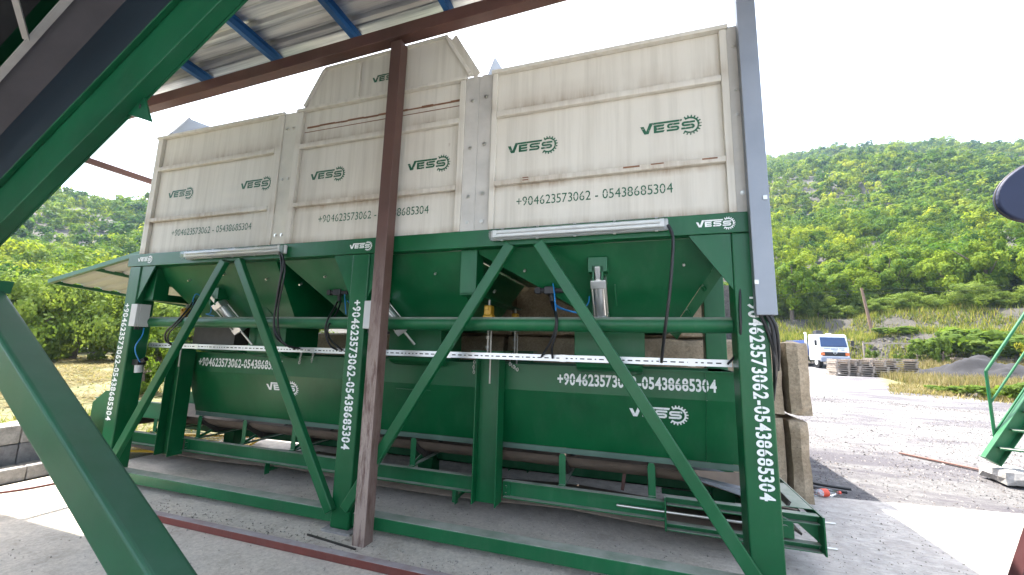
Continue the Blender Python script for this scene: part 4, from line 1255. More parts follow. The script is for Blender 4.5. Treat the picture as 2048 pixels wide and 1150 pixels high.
# thick brace of that conveyor, standing on the yard floor
Yf = 1.30
la, lb = at(0, 788, Yf), at(205, 1150, Yf)
ra, rb_ = at(45, 750, Yf), at(303, 1150, Yf)
dv = ((lb - la).normalized() + (rb_ - ra).normalized()).normalized()
nv = Vector((-dv.z, 0, dv.x))
if nv.z < 0: nv = -nv
hr = ra.dot(nv); hl = (la.dot(nv) + lb.dot(nv)) / 2
cen = Vector((0, Yf + 0.08, 0)) + nv * ((hr + hl) / 2)
top_t = at(-60, 500, Yf).dot(dv) ; bot_t = (0.0 - cen.z) / dv.z
brc = MB().frame(cen + dv * ((top_t + bot_t) / 2), nv, Vector((0, 1, 0)), dv, (hr - hl) / 2, 0.08, abs(bot_t - top_t) / 2)
BRC = obj('conveyor_brace', brc, M['green_old'], None, 0.022, 4)
tag(BRC, 'thick worn green box section brace slanting across the lower left foreground', 'brace')
_e = at(30, 564, Yf + 0.18); _e2 = at(21, 588, Yf + 0.18)
fp = MB().prism([(_e.x, Yf - 0.02, _e.z), (_e2.x, Yf - 0.02, _e2.z), (_e2.x - 0.5, Yf - 0.02, _e2.z + 0.02), (_e.x - 0.5, Yf - 0.02, _e.z + 0.02)], (0, 0.2, 0))
obj('end_flange', fp, M['green_old'], BRC, 0.003)

M['prop'] = paint('dark_red_primer', (0.05, 0.014, 0.016), 0.45, 0.2, (0.15, 0.12, 0.11), 0.3)
# leaning red brown prop with a rounded dark panel at the right edge
pa, pb = at(2042, 1180, 3.4), at(2085, 1050, 3.4)
dd = (pb - pa).normalized()
pa = pa - dd * (pa.z / dd.z)
pr_ = MB().bar(pa, pa + dd * 3.3, 0.09, 0.09, up=(0, 1, 0))
prop = obj('steel_prop', pr_, M['prop'], None, 0.006)
tag(prop, 'leaning red brown steel prop at the right edge of the yard', 'prop')
c0 = at(2126, 372, 3.34)
el = []
for k in range(48):
    t = 2 * math.pi * k / 48
    a_, b_ = 0.33 * math.cos(t), 0.215 * math.sin(t)
    th = R(20)
    el.append(c0 + Vector((a_ * math.cos(th) - b_ * math.sin(th), 0, a_ * math.sin(th) + b_ * math.cos(th))))
M['navy'] = plain('dark_navy_plastic', (0.004, 0.011, 0.045), 0.6)
pn = obj('rounded_panel', MB().prism(el, (0, 0.05, 0)), M['navy'], None, 0.012, 3)
tag(pn, 'dark navy rounded panel cut off by the right edge against the hill', 'panel')
rim = MB().tube([p + Vector((0, 0.025, 0)) for p in el] + [el[0] + Vector((0, 0.025, 0))], 0.005, 6, 1)
obj('rim', rim, M['roller'], pn)
obj('bracket', MB().bar(c0 + Vector((0.1, 0.03, 0)), pa + dd * (c0.z / dd.z), 0.05, 0.04), M['roller'], pn)

# ================================================================== YARD: BLOCK WALL, KERB, STAIRS
def rough_block(name, x0, x1, y0, y1, z0, z1, seed, groove=None):
    """cast concrete block: subdivided box with worn, uneven faces"""
    bm = bmesh.new()
    nx, ny, nz = max(2, int((x1 - x0) / 0.09)), max(2, int((y1 - y0) / 0.12)), max(2, int((z1 - z0) / 0.09))
    mb = MB()
    def grid(o, u, v, nu, nv):
        vs = [Vector(o) + Vector(u) * (i / nu) + Vector(v) * (j / nv) for j in range(nv + 1) for i in range(nu + 1)]
        mb.add(vs, [(j * (nu + 1) + i, j * (nu + 1) + i + 1, (j + 1) * (nu + 1) + i + 1, (j + 1) * (nu + 1) + i) for j in range(nv) for i in range(nu)])
    X, Y, Z = x1 - x0, y1 - y0, z1 - z0
    grid((x0, y0, z0), (X, 0, 0), (0, 0, Z), nx, nz); grid((x1, y1, z0), (-X, 0, 0), (0, 0, Z), nx, nz)
    grid((x1, y0, z0), (0, Y, 0), (0, 0, Z), ny, nz); grid((x0, y1, z0), (0, -Y, 0), (0, 0, Z), ny, nz)
    grid((x0, y0, z1), (X, 0, 0), (0, Y, 0), nx, ny); grid((x0, y1, z0), (X, 0, 0), (0, -Y, 0), nx, ny)
    c = Vector(((x0 + x1) / 2, (y0 + y1) / 2, (z0 + z1) / 2))
    out = []
    for v in mb.v:
        p = Vector(v)
        # round the edges off a little
        q = Vector([(p[i] - c[i]) / ((X, Y, Z)[i] / 2) for i in range(3)])
        m = sorted(abs(t) for t in q)
        k = 0.022 * max(0, m[1] - 0.90) / 0.10
        d = mnoise.noise_vector(p * 5.0 + Vector((seed, 0, 0))) * 0.014 + mnoise.noise_vector(p * 16 + Vector((seed, 3, 0))) * 0.006
        p2 = p - (p - c).normalized() * k * 1.5 + d
        if p2.z < 0: p2.z = 0
        out.append(tuple(p2))
    mb.v = out
    if groove:
        pass
    return obj(name, mb, M['block'])
brnd = random.Random(11)
row_ends = {0: (-5.15, 1.66), 1: (-5.15, 1.66), 2: (-3.35, 0.96)}
zr = [(0.0, 0.885), (0.89, 1.715), (1.72, 2.52)]
names = ['bottom', 'middle', 'top']
xs_all = {0: [-5.15, -3.45, -1.75, -0.05, 1.66], 1: [-5.15, -3.45, -1.75, -0.05, 1.66], 2: [-3.35, -1.65, -0.30, 0.96]}
for row in range(3):
    xs_ = xs_all[row]
    for i in range(len(xs_) - 1):
        last = i == len(xs_) - 2
        x0, x1 = xs_[i] + 0.006, xs_[i + 1] - 0.006
        if last and row < 2: x1a = x1 - 0.17
        else: x1a = x1
        dx = (0.0, 0.05, 0.0)[row] if last else 0
        bk = rough_block('concrete_block', x0, x1a + dx * 0.4, 5.20, 5.85, zr[row][0], zr[row][1], row * 7 + i)
        if last and row < 2:
            # tongue at the block end, with the dark joint before it
            e = rough_block('end_tongue', x1a + dx * 0.4 + 0.012, x1 + dx + 0.02, 5.14, 5.84, zr[row][0] + 0.004, zr[row][1] - 0.01, row * 5 + 3)
            wm = ORG[e]; e.parent = bk; e.location = wm - ORG[bk]
        where = ['under the left bin', 'left of the middle leg', 'under the middle bin', 'beside the right leg'] if row < 2 else ['left of the tall H column', 'under the right bin', 'beside the right leg']
        tag(bk, 'big rough concrete block %s, %s row of the wall' % (where[i], names[row]), 'concrete block', 'cast blocks stacked in the wall behind the station')
rp = MB().prism([(-4.6, 5.9, 1.6), (-3.3, 5.9, 2.45), (1.60, 5.9, 2.45), (1.62, 5.9, 0), (-5.0, 5.9, 0)], (0, 2.9, 0))  # hidden ramp fill, raised and widened to fill out the cast shadow
o = obj('loading_ramp', rp, M['ground']); o['kind'] = 'structure'

# kerb and low block wall at the left of the yard
def row_blocks(x0, x1, y0, y1, z0, z1, n, material, name, parent=None):
    pass
kw = empty('low_block_wall', (-6.75, 1.2, 0), 'low stepped wall of pale and grey blocks left of the yard', 'wall')
kp = [(-6.62, -6.40, 0.0, 0.15, 'kerb'), (-6.95, -6.64, 0.0, 0.36, 'kerb_dark'), (-6.97, -6.63, 0.362, 0.56, 'kerb')]
for x0, x1, z0, z1, mt in kp:
    y = -2.0
    while y < 3.4:
        b_ = MB().box(x0 + brnd.uniform(-.008, .008), x1 + brnd.uniform(-.008, .008), y, y + 0.592, z0, z1 + brnd.uniform(-.006, .006))
        obj('wall_block', b_, M[mt], kw, 0.012)
        y += 0.6
# thin red hose on the sunlit strip
cable('garden_hose', [[Vector((-6.3, 2.2, 0.012)), Vector((-6.0, 2.6, 0.012)), Vector((-5.9, 3.0, 0.012)), Vector((-5.6, 3.15, 0.012)), Vector((-5.2, 3.3, 0.012))]], 0.011, M['sill'], 'thin red hose lying on the sunlit floor at the left', 'hose')
# yellow mesh guard lying by the conveyor head
yg = empty('mesh_guard', (-6.2, 4.2, 0), 'yellow framed mesh guard lying on the floor at the left conveyor end', 'guard')
fr = MB()
q = [Vector((-6.9, 3.85, 0.03)), Vector((-5.35, 4.35, 0.03)), Vector((-5.6, 5.0, 0.10)), Vector((-7.1, 4.5, 0.10))]
for i in range(4): fr.bar(q[i], q[(i + 1) % 4], 0.06, 0.03)
obj('frame', fr, M['yellow'], yg)
ms = MB()
for i in range(1, 24): ms.bar(q[0].lerp(q[1], i / 24), q[3].lerp(q[2], i / 24), 0.008, 0.006)
for i in range(1, 9): ms.bar(q[0].lerp(q[3], i / 9) + Vector((0, 0, .006)), q[1].lerp(q[2], i / 9) + Vector((0, 0, .006)), 0.008, 0.006)
obj('wire_mesh', ms, M['yellow'], yg)
# black bar under the middle leg, small stones and litter
tag(obj('steel_rod', MB().bar((-2.62, 2.86, 0.008), (-2.10, 2.80, 0.008), 0.012, 0.012), M['roller']), 'short dark steel rod on the floor at the foot of the middle leg', 'rod')

# staircase at the right
stc = empty('steel_staircase', (4.8, 7.6, 0), 'green steel staircase with tube handrail rising out of the right edge', 'staircase')
s0, s1 = Vector((4.33, 7.2, 0.25)), Vector((4.33 + 0.47 * 4.2, 7.2, 0.25 + 0.75 * 4.2))
d = (s1 - s0).normalized(); pn_ = Vector((-d.z, 0, d.x))
def stringer(y, s):
    m = MB()
    m.frame((s0 + s1) / 2 + Vector((0, y - 7.2, 0)), pn_, Vector((0, 1, 0)), d, 0.085, 0.004, (s1 - s0).length / 2)
    for k in (-1, 1):
        m.frame((s0 + s1) / 2 + pn_ * 0.087 * k + Vector((0, y - 7.2 + 0.035 * s, 0)), pn_, Vector((0, 1, 0)), d, 0.004, 0.04, (s1 - s0).length / 2)
    m.frame(s0 - d * 0.006 + Vector((0, y - 7.2 + 0.03 * s, 0)), pn_, Vector((0, 1, 0)), d, 0.095, 0.05, 0.005)
    bo = obj('stringer', m, M['green2'], stc, 0.002)
    return bo
stringer(7.2, -1)
for i in range(13):
    p = s0 + d * (0.2 + 0.28 * i)
    obj('tread', MB().bar((p.x, 7.19, p.z), (p.x + 0.85, 6.83, p.z), 0.24, 0.02), M['green2'], stc)
for y in (7.23,):
    hr_ = MB()
    b0_ = Vector((4.44, y, 0.34)); top = Vector((4.45, y, 1.40))
    hr_.tube([b0_, top], 0.018, 8, 1)
    e = Vector((0.47, 0, 0.75)) * 3.9
    hr_.tube([top, top + e], 0.018, 8, 1)
    for z in (0.98, 0.60): hr_.tube([Vector((4.447, y, z)), Vector((4.447, y, z)) + e], 0.013, 8, 1)
    for k in (1.3, 2.6): hr_.tube([s0 + Vector((0.1, y - 7.2, 0)) + Vector((0.47, 0, 0.75)) * k, top + Vector((0.47, 0, 0.75)) * k], 0.016, 8, 1)
    obj('handrail', hr_, M['green2'], stc)
bk = rough_block('stair_block', 4.32, 4.72, 6.95, 7.45, 0.0, 0.17, 40)
tag(bk, 'grey concrete block carrying the foot of the green staircase', 'concrete block')
bk.data.materials[0] = M['kerb']
tag(obj('timber_lath', MB().bar((4.0, 8.5, 0.012), (4.7, 7.5, 0.012), 0.06, 0.02), plain('reddish_lath', (0.16, 0.085, 0.07), 0.85)), 'reddish wooden lath on the gravel left of the stair foot', 'lath')
# bottle and black hoses by the wall end
bt = at(1648, 977, 5.55)
bz = 0.045
bx, by = 1.80, 5.55
bo = MB()
d_ = Vector((0.93, 0.37, 0)).normalized()
P0 = Vector((bx, by, bz))
for (t0, t1, r0_, r1_) in ((0, 0.02, 0.03, 0.04), (0.02, 0.20, 0.04, 0.04), (0.20, 0.26, 0.04, 0.014), (0.26, 0.29, 0.014, 0.014)):
    bo.cyl(P0 + d_ * t0, P0 + d_ * t1, r0_, 14, r1_, cap=False)
M['pet'] = M['clear']
bot = obj('water_bottle', bo, M['pet'])
tag(bot, 'clear plastic bottle with red label lying at the block wall end', 'bottle')
obj('label', MB().cyl(P0 + d_ * 0.08, P0 + d_ * 0.15, 0.0412, 14, cap=False), plain('red_label', (0.6, 0.07, 0.03), 0.5), bot)
obj('cap', MB().cyl(P0 - d_ * 0.0 + d_ * 0.285, P0 + d_ * 0.31, 0.016, 10), plain('red_cap', (0.6, 0.06, 0.03), 0.5), bot)
cable('black_hose', [[Vector((1.55, 6.3, 0.02)), Vector((1.85, 6.1, 0.02)), Vector((2.05, 6.0, 0.02)), Vector((2.3, 5.95, 0.02))], [Vector((1.6, 6.0, 0.02)), Vector((1.9, 5.85, 0.02)), Vector((2.2, 5.8, 0.02))]], 0.018, BK, 'black hoses lying on the ground at the block wall end', 'hose')

# ================================================================== TRUCK AND YARD STUFF
def polar(a, r): return r * math.sin(R(a)), r * math.cos(R(a))
def build_truck():
    tx, ty = polar(20.3, 38.5)
    t = empty('tipper_truck', (tx, ty, 0), 'white flat nosed lorry parked facing the yard below the earth bank', 'truck')
    W = plain('white_truck_paint', (0.72, 0.74, 0.78), 0.25, 0, 0.05)
    O = Vector((tx, ty, 0))
    def T(mb):
        mb.v = [(v[0] + tx, v[1] + ty, v[2]) for v in mb.v]; return mb
    # cab profile in (y,z), front at y = -0.9
    pf = [(-0.95, 0.62), (-0.98, 1.35), (-0.95, 1.62), (-0.74, 2.58), (-0.55, 2.74), (0.75, 2.74), (0.85, 2.60), (0.85, 0.62)]
    cb = MB().prism([(-1.2, y, z) for y, z in pf], (2.4, 0, 0))
    cab = obj('cab', T(cb), W, t, 0.06, 3)
    G_ = plain('windscreen_glass', (0.02, 0.05, 0.14), 0.06, 0, 0.3, 3)
    def face(y0, z0, y1, z1, x0, x1, th=0.012):
        return MB().prism([(x0, y0, z0), (x1, y0, z0), (x1 - 0.05, y1, z1), (x0 + 0.05, y1, z1)], (0, -th, 0.002))
    ws = obj('windscreen', T(face(-0.953, 1.72, -0.765, 2.50, -1.08, 1.08)), G_, cab)
    obj('wiper', T(MB().bar((-0.9, -0.985, 1.74), (-0.1, -0.96, 1.82), 0.03, 0.02).bar((0.1, -0.985, 1.74), (0.9, -0.96, 1.80), 0.03, 0.02)), M['black'], ws)
    gr = MB().box(-1.0, 1.0, -1.0, -0.96, 0.98, 1.30)
    grl = obj('grille', T(gr), M['darkslot'], cab)
    gl = MB()
    for k in range(5): gl.box(-0.98, 0.98, -1.008, -1.001, 1.01 + k * 0.06, 1.025 + k * 0.06)
    obj('grille_bar', T(gl), M['black'], grl)
    em = MB()
    ring = [Vector((0.17 * math.cos(2 * math.pi * k / 24), -1.03, 1.32 + 0.17 * math.sin(2 * math.pi * k / 24))) for k in range(25)]
    em.tube(ring, 0.018, 6, 1)
    for k in (90, 210, 330):
        em.bar((0, -1.03, 1.32), (0.16 * math.cos(R(k)), -1.03, 1.32 + 0.16 * math.sin(R(k))), 0.035, 0.02, up=(0, 1, 0))
    obj('emblem', T(em), M['alu'], grl)
    mk = MB()
    for x0, x1, z in ((-0.85, -0.35, 1.56), (-0.28, 0.08, 1.56), (0.16, 0.28, 1.56), (0.38, 0.8, 1.56), (-0.3, 0.25, 1.47), (0.55, 0.75, 1.44)):
        x = x0
        while x < x1: mk.box(x, x + 0.045, -0.992, -0.982, z, z + 0.05); x += 0.065
    obj('panel_marking', T(mk), plain('grey_marking', (0.15, 0.18, 0.25), 0.6), cab)
    bp = MB().box(-1.22, 1.22, -1.12, -0.9, 0.52, 0.90)
    bmp = obj('bumper', T(bp), plain('grey_bumper', (0.22, 0.24, 0.3), 0.5), t, 0.05, 3)
    OR = plain('orange_lens', (0.75, 0.18, 0.05), 0.3)
    for s in (-1, 1):
        obj('headlight', T(MB().box(0.55 * s - 0.2, 0.55 * s + 0.2, -1.135, -1.115, 0.6, 0.78)), M['tube'], bmp)
        obj('indicator', T(MB().box(1.0 * s - 0.16, 1.0 * s + 0.16, -1.02, -0.9, 1.03, 1.26)), OR, t, 0.02)
        mr = MB().bar((1.2 * s, -0.75, 2.2), (1.5 * s, -0.95, 2.2), 0.03, 0.03).box(1.5 * s - .1, 1.5 * s + .1, -1.02, -0.93, 1.8, 2.25)
        obj('mirror', T(mr), M['black'], t, 0.02)
        for y in (-0.15, 3.6):
            wh = MB().cyl((1.0 * s - .14, y, 0.5), (1.0 * s + .14, y, 0.5), 0.5, 22)
            w_ = obj('wheel', T(wh), M['black'], t, 0.03)
            obj('rim', T(MB().cyl((1.0 * s + .15 * s, y, 0.5), (1.0 * s + .155 * s, y, 0.5), 0.26, 14)), M['pvc_grey'], w_)
    obj('exhaust_stack', T(MB().cyl((-1.32, 1.0, 0.9), (-1.32, 1.0, 2.75), 0.09, 12).cyl((-1.32, 1.0, 2.75), (-1.40, 0.9, 2.9), 0.09, 12)), W, t)
    bd = MB().box(-1.2, 1.2, 1.15, 5.2, 0.95, 1.9).box(-1.15, -1.1, 1.15, 5.2, 1.9, 2.3)
    obj('load_body', T(bd), plain('dark_blue_body', (0.04, 0.07, 0.2), 0.5), t, 0.02)
    obj('chassis', T(MB().box(-0.45, 0.45, -0.8, 5.2, 0.55, 0.9)), M['black'], t)
    ld = MB().bar((-0.55, 0.9, 2.6), (-0.35, 1.0, 3.15), 0.05, 0.05).prism([(-0.4, 1.1, 2.6), (0.35, 1.1, 2.6), (0.25, 1.1, 3.05), (0.0, 1.1, 3.17), (-0.35, 1.1, 3.1)], (0, 0.5, 0))
    obj('loading_crane', T(ld), M['darkslot'], t)
    obj('roof_lamp', T(MB().box(-0.2, 0.15, -0.4, -0.2, 2.745, 2.83)), M['tube'], cab, 0.02)
    obj('step_tank', T(MB().box(-1.75, -1.25, 1.3, 2.4, 0.45, 1.0)), plain('blue_tank', (0.1, 0.16, 0.4), 0.5), t, 0.03)
    t.location.z = gz(tx, ty) - 0.02
    t.rotation_euler.z = R(10)
    t.scale = (0.82, 0.75, 0.90)
build_truck()

# stacks of old shuttering pallets
def pallet_stack(a, r, wd, n, label, seed):
    rr = random.Random(seed)
    x, y = polar(a, r); z = gz(x, y)
    st = empty('pallet_stack', (x, y, z), label, 'pallet stack', 'stacks of weathered timber pallets')
    for i in range(n):
        m = MB()
        z0 = z + i * 0.125
        ox, oy, rt = rr.uniform(-.06, .06), rr.uniform(-.06, .06), rr.uniform(-.06, .06)
        cs, sn = math.cos(rt), math.sin(rt)
        def P_(bx): return bx
        k = MB()
        for j in (-1, 0, 1): k.box(j * wd * 0.45 - .05, j * wd * 0.45 + .05, -0.6, 0.6, 0.0, 0.075)
        for j in range(7): k.box(-wd / 2, wd / 2, -0.6 + j * 0.18, -0.6 + j * 0.18 + rr.uniform(.09, .13), 0.077, 0.105 + rr.uniform(0, .008))
        k.v = [(x + ox + cs * v[0] - sn * v[1], y + oy + sn * v[0] + cs * v[1], z0 + v[2]) for v in k.v]
        obj('pallet', k, M['oldwood'], st)
    return st
pallet_stack(21.5, 31.5, 1.3, 8, 'neat waist high stack of weathered pallets in front of the lorry', 1)
pallet_stack(23.4, 31.8, 1.5, 8, 'untidy pallet stack right of the one before the lorry', 2)
pallet_stack(25.3, 33.5, 2.2, 8, 'wide pallet stack behind the dry grass under the goal frame', 3)
pallet_stack(31.3, 40.5, 2.6, 3, 'low flat pallet stack in front of the leafy bush by the soil heap', 4)
pallet_stack(36.2, 38.0, 2.6, 5, 'pallet stack at the far right behind the handrail', 5)
# thin steel goal frame
gx0, gy0 = polar(23.3, 41.5); gx1, gy1 = polar(27.3, 41.5)
gf = MB()
za = gz(gx0, gy0)
gf.cyl((gx0, gy0, za - .1), (gx0, gy0, za + 1.75), 0.06, 8).cyl((gx1, gy1, za), (gx1, gy1, za + 1.75), 0.06, 8).bar((gx0, gy0, za + 1.75), (gx1, gy1, za + 1.75), 0.09, 0.09)
tag(obj('goal_frame', gf, M['oldwood']), 'thin empty rectangular frame standing before the rubble bank', 'frame')
# leaning pole on the bank and its wires
px_, py_ = polar(23.8, 49.0); pz = gz(px_, py_)
pl = obj('utility_pole', MB().cyl((px_ + .35, py_, pz - .3), (px_ - 0.15, py_, pz + 4.3), 0.13, 10, 0.1), M['log'])
tag(pl, 'leaning wooden utility pole on the earth bank', 'pole')
tp_ = Vector((px_ - 0.15, py_, pz + 4.1))
wr_ = MB()
for dz in (0.0, -0.35):
    for e in (Vector((px_ - 45, py_ + 14, pz + 5.5)), Vector((px_ + 40, py_ - 16, pz + 5.3))):
        a_ = tp_ + Vector((0, 0, dz)); b_ = e + Vector((0, 0, dz)); md = (a_ + b_) / 2 - Vector((0, 0, 1.0))
        wr_.tube([a_, md, b_], 0.008, 4, 8)
tag(obj('overhead_wire', wr_, M['black']), 'pair of thin overhead wires strung from the leaning pole', 'wire')
# soil heap
def heap(a, r, wd, h):
    x, y = polar(a, r); z = gz(x, y) - 0.05
    n = 40; vs = []; fs = []
    for j in range(n + 1):
        for i in range(n + 1):
            u, v = (i / n - .5) * 2, (j / n - .5) * 2
            rr = math.hypot(u, v)
            hh = max(0, 1 - rr ** 1.6) * h * (1 + .7 * mnoise.noise((u * 2.2, v * 2.2, 1))) + (0.22 * mnoise.noise((u * 5, v * 5, 2)) + 0.10 * mnoise.noise((u * 14, v * 14, 2))) * (rr < 0.97)
            vs.append((x + u * wd / 2, y + v * wd / 2 * 0.8, z + (max(0, hh) if rr < 1 else -0.05)))
    fs = [(j * (n + 1) + i, j * (n + 1) + i + 1, (j + 1) * (n + 1) + i + 1, (j + 1) * (n + 1) + i) for j in range(n) for i in range(n)]
    return obj('soil_heap', MB().add(vs, fs, True), M['coal'])
tag(heap(31.8, 33.5, 6.5, 1.15), 'dark grey soil heap behind the green handrail', 'soil heap')
# logs at the far right
lg_ = empty('log_pile', (*polar(36.0, 43), 1.9), 'pile of brown logs and planks at the right edge under the hill', 'log pile')
for i, (da, dz) in enumerate(((0, 0), (.5, 0.0), (0.2, .38), (.4, .75), (0, 1.1))):
    x, y = polar(35.4 + da, 43.0 + da); z = gz(x, y) + 0.2 + dz
    obj('log', MB().cyl((x - 1.5, y - .5, z), (x + 5, y + .8, z + .05), 0.2, 10), M['log'], lg_)

# ================================================================== VEGETATION
rng = np.random.default_rng(5)
def crown(seed, nl, leaf, clumps=26, flat=0.8, spread=0.30):
    """leaf quads around clump centres inside a unit crown; returns quads (n,4,3), tint (n)"""
    g = np.random.default_rng(seed)
    d = g.normal(size=(clumps, 3)); d /= np.linalg.norm(d, axis=1)[:, None]
    rad = g.uniform(0.25, 0.86, (clumps, 1)) ** 0.6
    c = d * rad; c[:, 2] *= flat
    cs = g.uniform(0.6, 1.3, clumps) * spread
    ct = g.uniform(-0.14, 0.14, clumps)
    k = g.integers(0, clumps, nl)
    dd = g.normal(size=(nl, 3)); dd /= np.linalg.norm(dd, axis=1)[:, None]
    p = c[k] + dd * (cs[k] * g.uniform(0.55, 1.0, nl))[:, None] * np.array([1, 1, 0.8])
    co = p / (np.linalg.norm(p, axis=1)[:, None] + 1e-6)
    nrm = dd * 0.8 + co * 0.9 + g.normal(size=(nl, 3)) * 0.40 + np.array([0, 0, 0.12]); nrm /= np.linalg.norm(nrm, axis=1)[:, None]
    t = np.cross(nrm, g.normal(size=(nl, 3))); t /= np.linalg.norm(t, axis=1)[:, None]
    b = np.cross(nrm, t)
    s = (leaf * g.uniform(0.6, 1.35, nl))[:, None]
    q = np.stack([p - t * s, p - b * s * 0.55, p + t * s, p + b * s * 0.55], axis=1)
    return q, np.clip(0.48 + ct[k] + g.uniform(-0.11, 0.11, nl), 0, 1)
def tree_mesh(seed, nl, leaf, mt, clumps=26, flat=0.8, spread=0.3):
    q, t = crown(seed, nl, leaf, clumps, flat, spread)
    return big_mesh('crown', q, mt, t)
CR_TREE = [tree_mesh(s, 7500, 0.046, M['leaf'], 40, 0.95, 0.25) for s in (1, 2, 3)]
CR_BUSH = [tree_mesh(s, 9000, 0.036, M['leaf_bush'], 46, 0.75, 0.25) for s in (11, 12)]
CR_LUSH = [tree_mesh(21, 1500, 0.10, M['leaf_lush'], 26, 0.55, 0.25)]
CR_YEL = [tree_mesh(31, 700, 0.09, M['leaf_yel'], 16, 1.0, 0.22)]
CR_FINE = [tree_mesh(41, 2600, 0.075, M['leaf_lush'], 26, 1.1, 0.26)]
def trunk_mesh(seed, h, r):
    rr = random.Random(seed)
    mb = MB()
    top = Vector((rr.uniform(-.1, .1) * h, rr.uniform(-.1, .1) * h, h * 0.62))
    mid = top * 0.5 + Vector((rr.uniform(-.05, .05) * h, 0, 0))
    pts = [Vector((0, 0, -0.15)), mid, top]
    for (a, b, ra, rb) in ((pts[0], mid, r, r * .75), (mid, top, r * .75, r * .45)): mb.cyl(a, b, ra, 8, rb, cap=False)
    for k in range(5):
        s = mid.lerp(top, rr.uniform(0, 1))
        ang = rr.uniform(0, 6.28)
        e = s + Vector((math.cos(ang) * h * .28, math.sin(ang) * h * .28, h * rr.uniform(.12, .3)))
        mb.cyl(s, e, r * .4, 6, r * .12, cap=False)
    me = bpy.data.meshes.new('trunk'); me.from_pydata(mb.v, [], mb.f); me.polygons.foreach_set('use_smooth', [True] * len(me.polygons)); me.materials.append(M['bark']); me.update()
    return me
TR = [trunk_mesh(s, 1.0, 0.035) for s in (1, 2)]
TB = [trunk_mesh(7, 0.7, 0.03)]
rv = random.Random(9)
def plant(name, crowns, trunks, a, r, h, wd, label, cat, group, lift=0.55, z=None):
    x, y = polar(a, r)
    o = bpy.data.objects.new(name, None); COL.objects.link(o)
    o.location = (x, y, gz(x, y) if z is None else z); o.rotation_euler.z = rv.uniform(0, 6.28)
    o['label'] = label; o['category'] = cat
    if group: o['group'] = group
    c = bpy.data.objects.new('crown', rv.choice(crowns)); COL.objects.link(c); c.parent = o
    c.location.z = h * lift; c.scale = (wd / 2, wd / 2, h * (1 - lift) * 1.1)
    t = bpy.data.objects.new('trunk', rv.choice(trunks)); COL.objects.link(t); t.parent = o
    t.scale = (h, h, h)
    return o
# bushes along the left field edge
GB = 'leafy bushes along the left field edge'
LBUSH = 'rounded sunlit green bush in the row between the dry field and the left hill'
for a, r, h, wd in ((-78, 31, 4.4, 5.6), (-72.5, 30, 4.6, 5.4), (-68.4, 28.5, 4.9, 4.6), (-65.0, 30, 5.2, 5.6), (-61.8, 28, 4.6, 4.6), (-58.6, 29, 4.2, 4.8), (-55.4, 27, 4.0, 5.0), (-51.5, 28, 4.2, 5.4), (-47, 29, 4.4, 5.6), (-70.5, 37, 5.2, 6), (-63.4, 37, 5.4, 6), (-57, 36, 5.0, 6), (-75.5, 36, 5, 6)):
    plant('bush', CR_BUSH, TB, a, r, h, wd, LBUSH, 'bush', GB, 0.38)
plant('shrub', CR_FINE, TB, -59.6, 14.5, 1.75, 1.25, 'slender light green shrub right behind the left green leg', 'shrub', None, 0.5)
# individual trees at the foot of the right hill
GT = 'trees at the foot of the right hill'
LT = 'mid green tree in the row on top of the bank below the right hill'
for i in range(26):
    a = 12.5 + i * 1.0 + rv.uniform(-.3, .3)
    plant('tree', CR_TREE, TR, a, 54.5 + rv.uniform(-1.5, 3.0) + (i % 2) * 4, rv.uniform(4.5, 6.6), rv.uniform(4.2, 6.0), LT, 'tree', GT, 0.5)
plant('tree', CR_TREE, TR, 17.2, 51.8, 6.6, 5.2, 'pale green spreading tree right of the cable cover, before the other trees', 'tree', None, 0.55)
for i in range(14):
    plant('bush', CR_BUSH, TB, 12 + i * 1.9 + rv.uniform(-.5, .5), 52.2 + rv.uniform(0, 1.2), rv.uniform(1.6, 2.8), rv.uniform(2.6, 4.0), 'low dark bush under the trees along the top of the bank', 'bush', 'low bushes along the bank top', 0.45)
# bushes on the terrace and in the yard
plant('bush', CR_LUSH, TB, 26.0, 46.3, 1.0, 3.0, 'flat green bush on the bank terrace right of the pole', 'bush', None, 0.45)
for a, r, h, wd, lb in ((31.0, 42.5, 3.0, 5.0, 'large leafy bright green bush left of the yellow sapling'), (28.8, 42.0, 2.2, 3.6, 'leafy green bush at the left end of the overgrown patch'), (33.4, 41.0, 2.2, 4.4, 'leafy green bush behind the soil heap')):
    plant('bush', CR_LUSH, TB, a, r, h, wd, lb, 'bush', 'lush bushes behind the soil heap', 0.5)
plant('sapling', CR_YEL, TB, 34.8, 38.5, 2.6, 1.7, 'small yellow leaved sapling at the right edge of the yard', 'sapling', None, 0.55)
for a, r, h in ((23.9, 39.5, 1.5), (25.9, 40, 0.9), (27.2, 40, 1.5), (26.6, 40, 0.7), (29.0, 39.5, 2.0)):
    plant('weed', CR_FINE, TB, a, r, h, h * 0.6, 'upright pale weed before the rubble bank near the goal frame', 'weed', 'tall weeds near the goal frame', 0.5)
for a, r, h, wd in ((29.6, 22.5, 0.45, 1.6), (32.9, 21.8, 0.75, 1.9), (34.9, 20.8, 0.85, 1.9), (36.5, 22, 0.9, 2.2)):
    plant('shrub', CR_LUSH, TB, a, r, h, wd, 'low spreading weed clump at the gravel edge behind the stair rail', 'shrub', 'weed clumps at the gravel edge', 0.45)

